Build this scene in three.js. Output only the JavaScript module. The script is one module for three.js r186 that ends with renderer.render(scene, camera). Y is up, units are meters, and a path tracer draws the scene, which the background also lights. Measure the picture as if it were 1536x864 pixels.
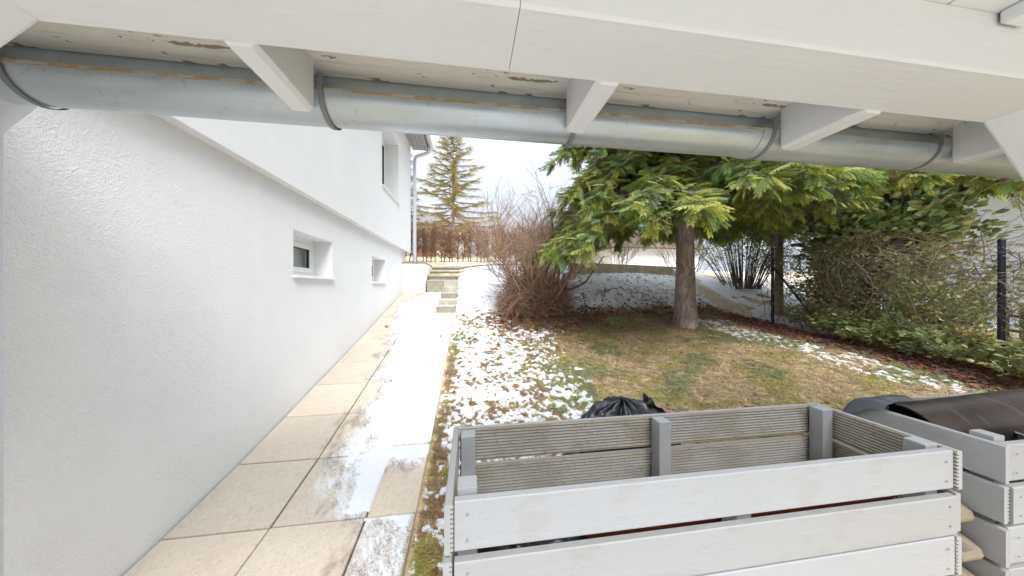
import * as THREE from 'three';
import { RoundedBoxGeometry } from 'three/addons/geometries/RoundedBoxGeometry.js';
import { mergeGeometries } from 'three/addons/utils/BufferGeometryUtils.js';

// ---------------------------------------------------------------- noise, random
function h2(i, j) { let n = (Math.imul(i, 374761393) + Math.imul(j, 668265263)) | 0; n = Math.imul(n ^ (n >>> 13), 1274126177); return ((n ^ (n >>> 16)) >>> 0) / 4294967296; }
function vn(x, y) {
  const i = Math.floor(x), j = Math.floor(y); let a = x - i, b = y - j; a = a * a * (3 - 2 * a); b = b * b * (3 - 2 * b);
  const p = h2(i, j), q = h2(i + 1, j), r = h2(i, j + 1), s = h2(i + 1, j + 1);
  return p + (q - p) * a + (r - p) * b + (p - q - r + s) * a * b;
}
function fbm(x, y, o = 4) { let s = 0, a = 0.5, t = 0; for (let k = 0; k < o; k++) { s += a * vn(x + 17.3 * k, y - 9.1 * k); t += a; a *= 0.5; x = x * 2.03 + 0.37; y = y * 2.03 - 0.71; } return s / t; }
function rng(seed) { let s = seed | 0; return () => { s = (s + 0x6d2b79f5) | 0; let t = Math.imul(s ^ (s >>> 15), 1 | s); t = (t + Math.imul(t ^ (t >>> 7), 61 | t)) ^ t; return ((t ^ (t >>> 14)) >>> 0) / 4294967296; }; }
const clamp = (v, a = 0, b = 1) => Math.min(b, Math.max(a, v));
const sstep = (a, b, v) => { const t = clamp((v - a) / (b - a)); return t * t * (3 - 2 * t); };
const lerp = (a, b, t) => a + (b - a) * t;

// ---------------------------------------------------------------- camera, sky, sun, exposure
const scene = new THREE.Scene();
const camera = new THREE.PerspectiveCamera(90, 1024 / 576, 0.02, 900);
camera.position.set(0, 0, 0);                                   // eye level is y = 0; the terrace lies at y = -1.42
camera.rotation.y = -THREE.MathUtils.degToRad(8.17);
const renderer = new THREE.WebGLRenderer();
renderer.toneMapping = THREE.LinearToneMapping;
renderer.toneMappingExposure = 2.9;
renderer.shadowMap.enabled = true;
renderer.setSize(1024, 576);
{
  const W = 512, H = 256, d = new Float32Array(W * H * 4);
  for (let j = 0; j < H; j++) for (let i = 0; i < W; i++) {     // overcast: brighter towards the zenith, faint cloud structure
    const el = ((j + 0.5) / H - 0.5) * Math.PI, az = (i / W) * Math.PI * 2, s = Math.max(0, Math.sin(el));
    const c = fbm(3 + Math.cos(az) * 2.2 * Math.cos(el) + 8, Math.sin(az) * 2.2 * Math.cos(el) + s * 3 + 8, 4) - 0.5;
    const L = (0.29 + 0.11 * s + 0.6 * s * s) * (1 + 0.22 * c), k = (j * W + i) * 4;
    d[k] = L * 0.90; d[k + 1] = L * 0.985; d[k + 2] = L * 1.12; d[k + 3] = 1;
  }
  const t = new THREE.DataTexture(d, W, H, THREE.RGBAFormat, THREE.FloatType);
  t.mapping = THREE.EquirectangularReflectionMapping; t.magFilter = THREE.LinearFilter; t.minFilter = THREE.LinearFilter; t.needsUpdate = true;
  scene.background = t; scene.environment = t;
}
const sun = new THREE.DirectionalLight(new THREE.Color(1, 0.985, 0.96), 1.5);
sun.position.set(4.2, 12, 6.5); sun.target.position.set(1, -1, -4); scene.add(sun, sun.target);
sun.castShadow = true; sun.shadow.radius = 60;
Object.assign(sun.shadow.camera, { left: -14, right: 14, top: 14, bottom: -14, near: 0.5, far: 60 });

// ---------------------------------------------------------------- helpers
const used = new Map();
function numbered(name) { const n = used.get(name) || 0; used.set(name, n + 1); return n ? name + '_' + String(n).padStart(3, '0') : name; }
function tag(o, label, category, group, kind) { if (label) o.userData.label = label; if (category) o.userData.category = category; if (group) o.userData.group = group; if (kind) o.userData.kind = kind; return o; }
function thing(name, label, category, group) { const g = new THREE.Group(); g.name = numbered(name); scene.add(g); return tag(g, label, category, group); }
function mesh(name, geo, mat, parent) { const m = new THREE.Mesh(geo, mat); m.name = parent === scene ? numbered(name) : name; parent.add(m); return m; }
// uv in metres, u along the chosen long axis
function metreUV(g, axis = 'x', off = 0) {
  if (g.index) g = g.toNonIndexed();
  if (!g.attributes.normal) g.computeVertexNormals();
  const p = g.attributes.position, n = g.attributes.normal, uv = new Float32Array(p.count * 2);
  for (let i = 0; i < p.count; i++) {
    const P = { x: p.getX(i), y: p.getY(i), z: p.getZ(i) }, ax = Math.abs(n.getX(i)), ay = Math.abs(n.getY(i)), az = Math.abs(n.getZ(i));
    const dom = ax >= ay && ax >= az ? 'x' : ay >= az ? 'y' : 'z';
    let [a, b] = ['x', 'y', 'z'].filter((q) => q !== dom);
    if (b === axis) [a, b] = [b, a];
    uv[2 * i] = P[a] + off; uv[2 * i + 1] = P[b] + off * 0.37;
  }
  g.setAttribute('uv', new THREE.BufferAttribute(uv, 2));
  return g;
}
function box(x0, x1, y0, y1, z0, z1, r = 0.003, axis = 'x') {
  const w = Math.abs(x1 - x0), h = Math.abs(y1 - y0), d = Math.abs(z1 - z0);
  const g = r ? new RoundedBoxGeometry(w, h, d, 1, Math.min(r, w / 2.1, h / 2.1, d / 2.1)) : new THREE.BoxGeometry(w, h, d);
  g.translate((x0 + x1) / 2, (y0 + y1) / 2, (z0 + z1) / 2);
  return metreUV(g, axis, h2((x0 * 1000) | 0, (z0 * 1000 + y0 * 777) | 0) * 7);
}
// profile [[a, b]...] swept along an axis between two values; the profile lies in the other two axes
function sweep(profile, axis, from, to) {
  const s = new THREE.Shape(profile.map(([a, b]) => new THREE.Vector2(a, b)));
  let g = new THREE.ExtrudeGeometry(s, { depth: to - from, bevelEnabled: false, steps: 1 });
  if (axis === 'x') { g.rotateY(Math.PI / 2); g.translate(from, 0, 0); }   // profile a = -z, b = y
  else g.translate(0, 0, from);                                            // profile a = x, b = y
  return metreUV(g, axis);
}
class Soup {
  constructor() { this.p = []; this.n = []; this.ix = []; this.c = []; }
  tube(pts, rad, sides = 5, col) {
    const T = new THREE.Vector3(), U = new THREE.Vector3(), V = new THREE.Vector3(), base = this.p.length / 3;
    for (let k = 0; k < pts.length; k++) {
      T.subVectors(pts[Math.min(k + 1, pts.length - 1)], pts[Math.max(k - 1, 0)]).normalize();
      if (k === 0) U.set(Math.abs(T.y) > 0.9 ? 1 : 0, Math.abs(T.y) > 0.9 ? 0 : 1, 0);
      U.addScaledVector(T, -U.dot(T)).normalize(); V.crossVectors(T, U);
      for (let s = 0; s < sides; s++) {
        const a = (s / sides) * Math.PI * 2, c = Math.cos(a), d = Math.sin(a), nx = U.x * c + V.x * d, ny = U.y * c + V.y * d, nz = U.z * c + V.z * d, r = rad[k];
        this.p.push(pts[k].x + nx * r, pts[k].y + ny * r, pts[k].z + nz * r); this.n.push(nx, ny, nz);
        if (col) this.c.push(...col);
        if (k) { const A = base + (k - 1) * sides + s, B = base + (k - 1) * sides + ((s + 1) % sides); this.ix.push(A, B, A + sides, B, B + sides, A + sides); }
      }
    }
  }
  geo() {
    const g = new THREE.BufferGeometry();
    g.setAttribute('position', new THREE.Float32BufferAttribute(this.p, 3)); g.setAttribute('normal', new THREE.Float32BufferAttribute(this.n, 3));
    if (this.c.length) g.setAttribute('color', new THREE.Float32BufferAttribute(this.c, 3));
    g.setIndex(this.ix); return g;
  }
}
const V3 = (x, y, z) => new THREE.Vector3(x, y, z);
// texture from a function (u, v) -> [r, g, b] (linear 0..1 for colour maps are written as sRGB)
function tex(W, H, f, { srgb = true, repeat = [1, 1] } = {}) {
  const d = new Uint8Array(W * H * 4), enc = (v) => 255 * (v <= 0.0031308 ? 12.92 * v : 1.055 * Math.pow(v, 1 / 2.4) - 0.055);
  for (let j = 0; j < H; j++) for (let i = 0; i < W; i++) {
    const c = f((i + 0.5) / W, (j + 0.5) / H), k = (j * W + i) * 4;
    for (let q = 0; q < 3; q++) d[k + q] = clamp(srgb ? enc(clamp(c[q])) : 255 * clamp(c[q]), 0, 255);
    d[k + 3] = 255;
  }
  const t = new THREE.DataTexture(d, W, H, THREE.RGBAFormat, THREE.UnsignedByteType);
  t.wrapS = t.wrapT = THREE.RepeatWrapping; t.magFilter = THREE.LinearFilter; t.minFilter = THREE.LinearMipmapLinearFilter; t.generateMipmaps = true;
  if (srgb) t.colorSpace = THREE.SRGBColorSpace;
  t.repeat.set(...repeat); t.needsUpdate = true; return t;
}
// seamless wrap of a noise function on the unit square
const wrap = (f) => (u, v) => { const a = sstep(0.82, 1, u), b = sstep(0.82, 1, v); return lerp(lerp(f(u, v), f(u - 1, v), a), lerp(f(u, v - 1), f(u - 1, v - 1), a), b); };
const std = (o) => new THREE.MeshStandardMaterial(o);
const rgb = (r, g, b) => new THREE.Color().setRGB(r, g, b);

// ---------------------------------------------------------------- materials
const stuccoN = wrap((u, v) => { const a = vn(u * 150, v * 150), b = vn(u * 75 + 9, v * 75), c = fbm(u * 300, v * 300, 2); return clamp(0.55 * Math.abs(a * 2 - 1) + 0.3 * b + 0.35 * c); });
const stuccoBump = tex(1024, 1024, (u, v) => { const a = stuccoN(u, v); return [a, a, a]; }, { srgb: false, repeat: [1.25, 1.25] });
const stuccoTint = wrap((u, v) => fbm(u * 9, v * 9, 5));
const stuccoMap = tex(512, 512, (u, v) => { const a = 0.97 + 0.06 * (stuccoTint(u, v) - 0.5), s = stuccoN(u * 0.5, v * 0.5) > 0.86 ? 0.97 : 1; return [0.82 * a * s, 0.818 * a * s, 0.805 * a * s]; }, { repeat: [0.4, 0.4] });
const M = {};
M.stucco = std({ map: stuccoMap, bumpMap: stuccoBump, bumpScale: 0.0036, roughness: 0.95 });
M.stuccoUp = std({ map: stuccoMap, bumpMap: stuccoBump, bumpScale: 0.002, roughness: 0.95 });
const grain = wrap((u, v) => 0.6 * fbm(u * 5, v * 70, 4) + 0.4 * fbm(u * 22, v * 160 + 5, 3));
const paintBump = tex(512, 512, (u, v) => { const a = grain(u, v); return [a, a, a]; }, { srgb: false, repeat: [1, 1] });
const paintTint = wrap((u, v) => fbm(u * 6, v * 14, 5)), speck = wrap((u, v) => fbm(u * 90, v * 180, 2));
const paint = (base, dirt, amount) => tex(1024, 512, (u, v) => {
  const a = paintTint(u, v), g = grain(u, v), s = speck(u, v), k = clamp(sstep(0.60, 0.74, a) * 0.3 * amount + sstep(0.75, 0.81, s) * amount * 0.35 + sstep(0.62, 0.8, g) * 0.16 * amount);
  return base.map((b, q) => lerp(b * (0.975 + 0.05 * a), dirt[q], k));
});
M.paint = std({ map: paint([0.70, 0.715, 0.73], [0.60, 0.57, 0.52], 0.09), bumpMap: paintBump, bumpScale: 0.0012, roughness: 0.62 });
M.paintPlanter = std({ map: paint([0.39, 0.40, 0.415], [0.25, 0.21, 0.15], 0.5), bumpMap: paintBump, bumpScale: 0.0012, roughness: 0.6 });
const peel = wrap((u, v) => fbm(u * 14, v * 40, 5));
M.soffit = std({ map: tex(1024, 512, (u, v) => { const a = peel(u, v), g = grain(u, v), k = sstep(0.70, 0.725, a), m = 0.16 * sstep(0.5, 0.8, g); return [lerp(0.77, 0.30, k) * (1 - m), lerp(0.735, 0.25, k) * (1 - m), lerp(0.67, 0.18, k) * (1 - m * 1.2)]; }), bumpMap: paintBump, bumpScale: 0.002, roughness: 0.8 });
// inner, ribbed face of the boards: greyed wood with dirt and algae in the grooves
M.rib = std({ map: tex(1024, 512, (u, v) => { const a = paintTint(u, v), g = grain(u, v), k = 0.5 * sstep(0.45, 0.66, a), m = sstep(0.66, 0.76, speck(u, v)); return [lerp(0.54, 0.34, k) * (0.85 + 0.3 * g) * (1 - 0.3 * m), lerp(0.50, 0.28, k) * (0.85 + 0.3 * g) * (1 - 0.3 * m), lerp(0.43, 0.18, k) * (0.85 + 0.3 * g) * (1 - 0.35 * m)]; }), roughness: 0.85 });
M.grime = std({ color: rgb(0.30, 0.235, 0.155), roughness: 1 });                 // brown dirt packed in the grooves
M.screw = std({ color: rgb(0.35, 0.34, 0.33), roughness: 0.5, metalness: 0.6 });
const zincA = wrap((u, v) => fbm(u * 5, v * 5, 5)), zincB = wrap((u, v) => fbm(u * 3, v * 60, 3));
const zincMap = tex(512, 512, (u, v) => { const a = zincA(u, v), b = zincB(u, v), k = 0.8 + 0.25 * a + 0.12 * b, st = sstep(0.74, 0.8, fbm(u * 40, v * 40, 3)) * 0.12; return [0.50 * k * (1 - st), 0.555 * k * (1 - st), 0.59 * k * (1 - st)]; }, { repeat: [1.4, 1.4] });
const zincRough = tex(256, 256, (u, v) => { const a = 0.26 + 0.3 * zincA(u, v); return [a, a, a]; }, { srgb: false });
M.zinc = std({ map: zincMap, roughnessMap: zincRough, roughness: 1, metalness: 0.55 });
M.rust = std({ map: tex(256, 64, (u, v) => { const a = fbm(u * 30, v * 4, 4), k = sstep(0.42, 0.62, a); return [lerp(0.40, 0.36, k), lerp(0.39, 0.26, k), lerp(0.36, 0.15, k)]; }), roughness: 0.8, metalness: 0.2 });
M.bracket = std({ color: rgb(0.22, 0.225, 0.23), roughness: 0.6, metalness: 0.5 });
M.plastic = std({ color: rgb(0.82, 0.82, 0.82), roughness: 0.35 });
M.rubber = std({ color: rgb(0.02, 0.02, 0.02), roughness: 0.7 });
M.glass = new THREE.MeshPhysicalMaterial({ color: rgb(0.95, 0.97, 0.96), transmission: 1, thickness: 0, roughness: 0.03, ior: 1.5 });
M.curtain = std({ color: rgb(0.50, 0.47, 0.42), roughness: 0.95 });
M.snow = std({ color: rgb(0.76, 0.775, 0.80), roughness: 0.85, bumpMap: tex(256, 256, (u, v) => { const a = wrap((x, y) => fbm(x * 40, y * 40, 4))(u, v); return [a, a, a]; }, { srgb: false, repeat: [3, 3] }), bumpScale: 0.006 });
const barkF = wrap((u, v) => { const w = fbm(u * 8, v * 5, 3) * 0.25, r = vn((u + w) * 26, v * 4), q = vn((u + w * 1.4) * 60, v * 11 + 3); return clamp(0.62 * Math.abs(r * 2 - 1) + 0.3 * q + 0.15 * fbm(u * 50, v * 50, 2)); });
M.bark = std({ map: tex(512, 512, (u, v) => { const a = barkF(u, v), m = fbm(u * 6, v * 6, 4); return [lerp(0.16, 0.54, a) * (0.8 + 0.4 * m), lerp(0.115, 0.435, a) * (0.8 + 0.4 * m), lerp(0.095, 0.40, a) * (0.8 + 0.4 * m)]; }), bumpMap: tex(512, 512, (u, v) => { const a = barkF(u, v); return [a, a, a]; }, { srgb: false }), bumpScale: 0.02, roughness: 1 });
M.branch = std({ color: rgb(0.16, 0.10, 0.07), roughness: 1 });
M.leafInst = new THREE.MeshPhysicalMaterial({ color: 0xffffff, roughness: 0.7, side: THREE.DoubleSide });
M.steel = std({ color: rgb(0.025, 0.027, 0.05), roughness: 0.5, metalness: 0.3 });
M.wire = std({ color: rgb(0.20, 0.23, 0.22), roughness: 0.6, metalness: 0.4 });
const concF = wrap((u, v) => fbm(u * 12, v * 12, 6));
M.concrete = std({ map: tex(512, 512, (u, v) => { const a = concF(u, v), s = sstep(0.68, 0.74, fbm(u * 160, v * 160, 2)) * 0.2; return [0.46 * (0.7 + 0.6 * a) * (1 - s), 0.42 * (0.7 + 0.6 * a) * (1 - s), 0.345 * (0.7 + 0.58 * a) * (1 - s)]; }), roughness: 0.95 });
M.kerb = std({ color: rgb(1.5, 1.46, 1.38), map: M.concrete.map, roughness: 0.95 });
M.stepConcrete = std({ color: rgb(0.72, 0.70, 0.68), map: M.concrete.map, roughness: 0.95 });

// ---------------------------------------------------------------- terrain shape
function curve(xs, ys) { return (x) => { let i = 0; const n = xs.length; if (x <= xs[0]) return ys[0]; if (x >= xs[n - 1]) return ys[n - 1]; while (xs[i + 1] < x) i++; const t = (x - xs[i]) / (xs[i + 1] - xs[i]); const m = (k) => k <= 0 ? (ys[1] - ys[0]) / (xs[1] - xs[0]) : k >= n - 1 ? (ys[n - 1] - ys[n - 2]) / (xs[n - 1] - xs[n - 2]) : (ys[k + 1] - ys[k - 1]) / (xs[k + 1] - xs[k - 1]); const h = xs[i + 1] - xs[i], t2 = t * t, t3 = t2 * t; return (2 * t3 - 3 * t2 + 1) * ys[i] + (t3 - 2 * t2 + t) * h * m(i) + (-2 * t3 + 3 * t2) * ys[i + 1] + (t3 - t2) * h * m(i + 1); }; }
const D = [-30, -0.6, 0.4, 1.0, 1.6, 2.34, 3.3, 3.8, 5, 6, 7.3, 7.6];         // distance along the house, d = -z
const pathY = curve(D, [-1.44, -1.44, -1.43, -1.405, -1.35, -1.23, -1.02, -0.915, -0.64, -0.40, -0.085, -0.02]);
const LD = [-30, 0.3, 1.3, 2, 3, 4.3, 5.3, 6.5, 7.5, 8.4, 10, 14, 20, 30, 80, 400];
const LX = [-0.31, 0.5, 1.2, 3.5, 5, 7, 12];
const cols = [
  curve(LD, [-1.46, -1.455, -1.41, -1.30, -1.115, -0.83, -0.58, -0.20, 0.27, 0.58, 0.86, 1.35, 2.1, 2.9, 5, 14]),
  curve(LD, [-1.46, -1.45, -1.38, -1.25, -1.05, -0.75, -0.46, 0.05, 0.47, 0.66, 0.88, 1.35, 2.1, 2.9, 5, 14]),
  curve(LD, [-1.44, -1.43, -1.33, -1.20, -0.99, -0.70, -0.41, 0.20, 0.54, 0.68, 0.9, 1.35, 2.1, 2.9, 5, 14]),
  curve(LD, [-1.25, -1.2, -1.10, -1.00, -0.83, -0.64, -0.33, 0.36, 0.55, 0.68, 0.9, 1.3, 2.0, 2.8, 5, 14]),
  curve(LD, [-1.05, -1.0, -0.91, -0.83, -0.72, -0.59, -0.32, 0.30, 0.50, 0.65, 0.85, 1.2, 1.8, 2.6, 5, 14]),
  curve(LD, [-0.95, -0.9, -0.85, -0.78, -0.68, -0.50, -0.20, 0.20, 0.4, 0.55, 0.75, 1.0, 1.5, 2.3, 5, 14]),
  curve(LD, [-0.95, -0.9, -0.85, -0.78, -0.68, -0.50, -0.2, 0.10, 0.2, 0.35, 0.5, 0.7, 1.2, 2.0, 5, 14]),
];
function lawnY(x, z) {
  const d = -z; const v = cols.map((c) => c(d)); return curve(LX, v)(x);
}
function groundY(x, z) {
  if (x < -0.31) { const y = -z < 7.6 ? pathY(-z) - 0.07 : cols[0](-z); return lerp(lawnY(-0.31, z), y, sstep(0.0, 0.06, -0.31 - x)); }
  return lawnY(x, z);
}

// snow depth on the lawn (metres, negative = bare)
function snowLawn(x, z) {
  const d = -z;
  let b = 0.16 * (1 - sstep(0.15, 2.2, x + 0.35 * (fbm(x * 1.7, d * 1.7, 3) - 0.5))) - 0.10;       // left strip is snowy
  b -= 0.36 * sstep(0.8, 2.3, x + 0.5 * (fbm(x * 2 + 7, d * 2, 3) - 0.5)) ;                        // bare grass in the middle
  b += 0.62 * sstep(4.55, 5.5, d + 0.5 * (fbm(x * 1.4, d * 1.4 + 4, 3) - 0.5)) * sstep(1.0, 2.0, x);  // the slope behind
  b += 0.17 * sstep(5.0, 6.3, d) * (1 - sstep(0.9, 1.8, x));
  b -= 0.20 * (1 - sstep(0.2, 0.95, Math.hypot((x - 1.15) / 1.1, (d - 5.0) / 0.75)));               // under the shrub
  b += 0.43 * sstep(3.75, 4.15, x + 0.12 * (d - 2.4) + 0.3 * (fbm(x * 3, d * 3, 3) - 0.5)) * (1 - sstep(4.35, 4.75, x)) * (1 - sstep(4.4, 5.2, d));
  b -= 0.2 * sstep(4.5, 4.8, x) * (1 - sstep(4.6, 5.4, d));
  b -= 0.5 * sstep(7.9, 8.5, d);
  b -= 0.14 * (1 - sstep(0.0, 0.12, x + 0.26)) * (1 - sstep(4, 5, d));                             // bare seam beside the slabs
  const n = 0.30 * fbm(x * 9, d * 9, 3) + 0.70 * fbm(x * 38 + 3, d * 30, 3) - 0.5;
  return (b + n) * 0.16;
}
// snow on the paved path, x from the house wall to the lawn
const edgeX = curve([0, 1.5, 1.75, 1.8, 2.3, 3.7, 5, 6, 6.9, 7.4], [-0.52, -0.56, -0.58, -0.80, -0.92, -1.04, -1.24, -1.38, -1.18, -1.0]);
function snowPath(x, z) {
  const d = -z, n = fbm(x * 9, d * 5, 4) - 0.5, m = fbm(x * 40, d * 40, 3) - 0.5;
  let b = (x - edgeX(d) - 0.05) * 1.1 + 0.35 * n + 0.12 * m;
  b = Math.min(b, 0.5);
  if (d < 1.77) b = Math.min(b, (-0.335 - x) * 5 + 0.25 * n);
  if (d > 1.77 && d < 2.34 && x > -0.60) b = Math.min(b, (d - 2.16) * 1.6 + 0.3 * n + 0.12 * m);
  if (d > 2.34 && d < 2.44 && x > -0.60) b = Math.min(b, (d - 2.36) * 6 + 0.15 * n);
  if (d > 1.77 && d < 3.1 && x < -0.60) b = Math.min(b, (d - 1.80) * 3 + 0.2 * n);
  b -= 0.4 * sstep(0.0, 0.05, x + 0.34) * (1 - sstep(2.9, 3.6, d));
  if (d > 2.9 && d < 3.35) b -= 0.3 * sstep(0.55, 0.75, fbm(x * 5 + 2, d * 12, 3)) + 0.08;
  if (d < 0.5) b = -0.2;
  return b;
}

// ---------------------------------------------------------------- ground sheet
{
  const axis = (parts) => { const a = []; for (const [s, e, st] of parts) for (let v = s; v < e - 1e-6; v += st) a.push(v); a.push(parts[parts.length - 1][1]); return a; };
  const xs = axis([[-400, -60, 68], [-60, -8, 8], [-8, -1.0, 1], [-1.0, -0.37, 0.21], [-0.37, -0.25, 0.02], [-0.25, 6, 0.05], [6, 14, 0.4], [14, 60, 6], [60, 400, 68]]);
  const zs = axis([[-400, -60, 68], [-60, -20, 5], [-20, -9, 0.5], [-9, -0.8, 0.05], [-0.8, 3, 0.3], [3, 20, 3], [20, 60, 10], [60, 400, 68]]);
  const p = [], uv = [], ix = [], nx = xs.length;
  for (const z of zs) for (const x of xs) { p.push(x, groundY(x, z), z); uv.push(x / 3, z / 3); }
  for (let j = 0; j < zs.length - 1; j++) for (let i = 0; i < nx - 1; i++) { const a = j * nx + i; ix.push(a, a + nx, a + 1, a + 1, a + nx, a + nx + 1); }
  const g = new THREE.BufferGeometry();
  g.setAttribute('position', new THREE.Float32BufferAttribute(p, 3)); g.setAttribute('uv', new THREE.Float32BufferAttribute(uv, 2)); g.setIndex(ix); g.computeVertexNormals();
  const f1 = wrap((u, v) => fbm(u * 18, v * 18, 5)), f2 = wrap((u, v) => fbm(u * 120, v * 120, 3)), f3 = wrap((u, v) => fbm(u * 7 + 3, v * 7, 4));
  const map = tex(1024, 1024, (u, v) => {
    const a = f1(u, v), b = f2(u, v), c = f3(u, v); const t = 0.55 + 0.9 * b; let col = [0.58 * t, 0.45 * t, 0.27 * t];
    const gk = sstep(0.52, 0.66, a) * 0.7; col = [lerp(col[0], 0.22 * t, gk), lerp(col[1], 0.23 * t, gk), lerp(col[2], 0.07 * t, gk)];
    const bk = sstep(0.55, 0.7, c) * 0.6; return [lerp(col[0], 0.25 * t, bk), lerp(col[1], 0.15 * t, bk), lerp(col[2], 0.08 * t, bk)];
  });
  const m = mesh('ground', g, std({ map, roughness: 1, bumpMap: map, bumpScale: 0.01 }), scene);
  tag(m, 'sloping garden ground of dead winter grass and soil', 'ground', null, 'structure');
}
// snow lying on the lawn: a heightfield that dips under the ground where it is bare
function snowSheet(name, x0, x1, d0, d1, st, yFn, sFn, maxT, label, sub) {
  const nx = Math.round((x1 - x0) / st) + 1, nz = Math.round((d1 - d0) / st) + 1, p = new Float32Array(nx * nz * 3), uv = new Float32Array(nx * nz * 2), h = new Float32Array(nx * nz), id = new Int32Array(nx * nz).fill(-1), ix = [];
  for (let j = 0; j < nz; j++) for (let i = 0; i < nx; i++) h[j * nx + i] = sFn(x0 + i * st, -(d0 + j * st));
  let n = 0; const need = (k, i, j) => { if (id[k] < 0) { const x = x0 + i * st, z = -(d0 + j * st), s = h[k]; id[k] = n; p[3 * n] = x; p[3 * n + 2] = z; p[3 * n + 1] = yFn(x, z) + (s > 0 ? maxT * (1 - Math.exp(-s / maxT)) : Math.max(-0.012, s)); uv[2 * n] = x; uv[2 * n + 1] = z; n++; } return id[k]; };
  for (let j = 0; j < nz - 1; j++) for (let i = 0; i < nx - 1; i++) {
    const a = j * nx + i; if (Math.max(h[a], h[a + 1], h[a + nx], h[a + nx + 1]) <= 0) continue;
    const A = need(a, i, j), B = need(a + 1, i + 1, j), C = need(a + nx, i, j + 1), E = need(a + nx + 1, i + 1, j + 1); ix.push(A, B, C, B, E, C);
  }
  const g = new THREE.BufferGeometry(); g.setAttribute('position', new THREE.BufferAttribute(p.slice(0, 3 * n), 3)); g.setAttribute('uv', new THREE.BufferAttribute(uv.slice(0, 2 * n), 2)); g.setIndex(ix); g.computeVertexNormals();
  return tag(mesh(name, g, M.snow, scene), label, 'snow', null, 'stuff');
}
snowSheet('lawn_snow', -0.3, 5.0, 1.1, 8.6, 0.016, groundY, snowLawn, 0.018, 'patchy thin snow lying between the grass on the lawn');
snowSheet('border_snow', 5.08, 13, 3.2, 14, 0.06, groundY, (x, z) => (fbm(x * 2.2, z * 2.2, 5) - 0.43) * 0.12, 0.025, 'patchy snow on the ground behind the wire fence');
snowSheet('terrace_snow', -1.0, 5.04, 8.7, 10.2, 0.05, groundY, (x, z) => (fbm(x * 3.2, z * 3.2, 5) - 0.52) * 0.12, 0.02, 'snow remains on the level ground in front of the hedge');
snowSheet('bounce_snow', -1.4, 12, -13, -3.55, 0.12, groundY, (x, z) => (fbm(x * 1.3, z * 1.3, 4) - 0.36) * 0.2, 0.03, 'snow sheet added out of view behind the terrace to bounce cool light');  // unseen snow behind the camera, added for cool, bright bounce light
snowSheet('path_snow', -1.6, -0.315, 0.5, 7.25, 0.012, (x, z) => pathY(-z), (x, z) => (snowPath(x, z) - 0.03 + 0.10 * (fbm(x * 90, z * 90, 2) - 0.5)) * 0.05, 0.006, 'thin wind-blown snow lying on the paved path');

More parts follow.
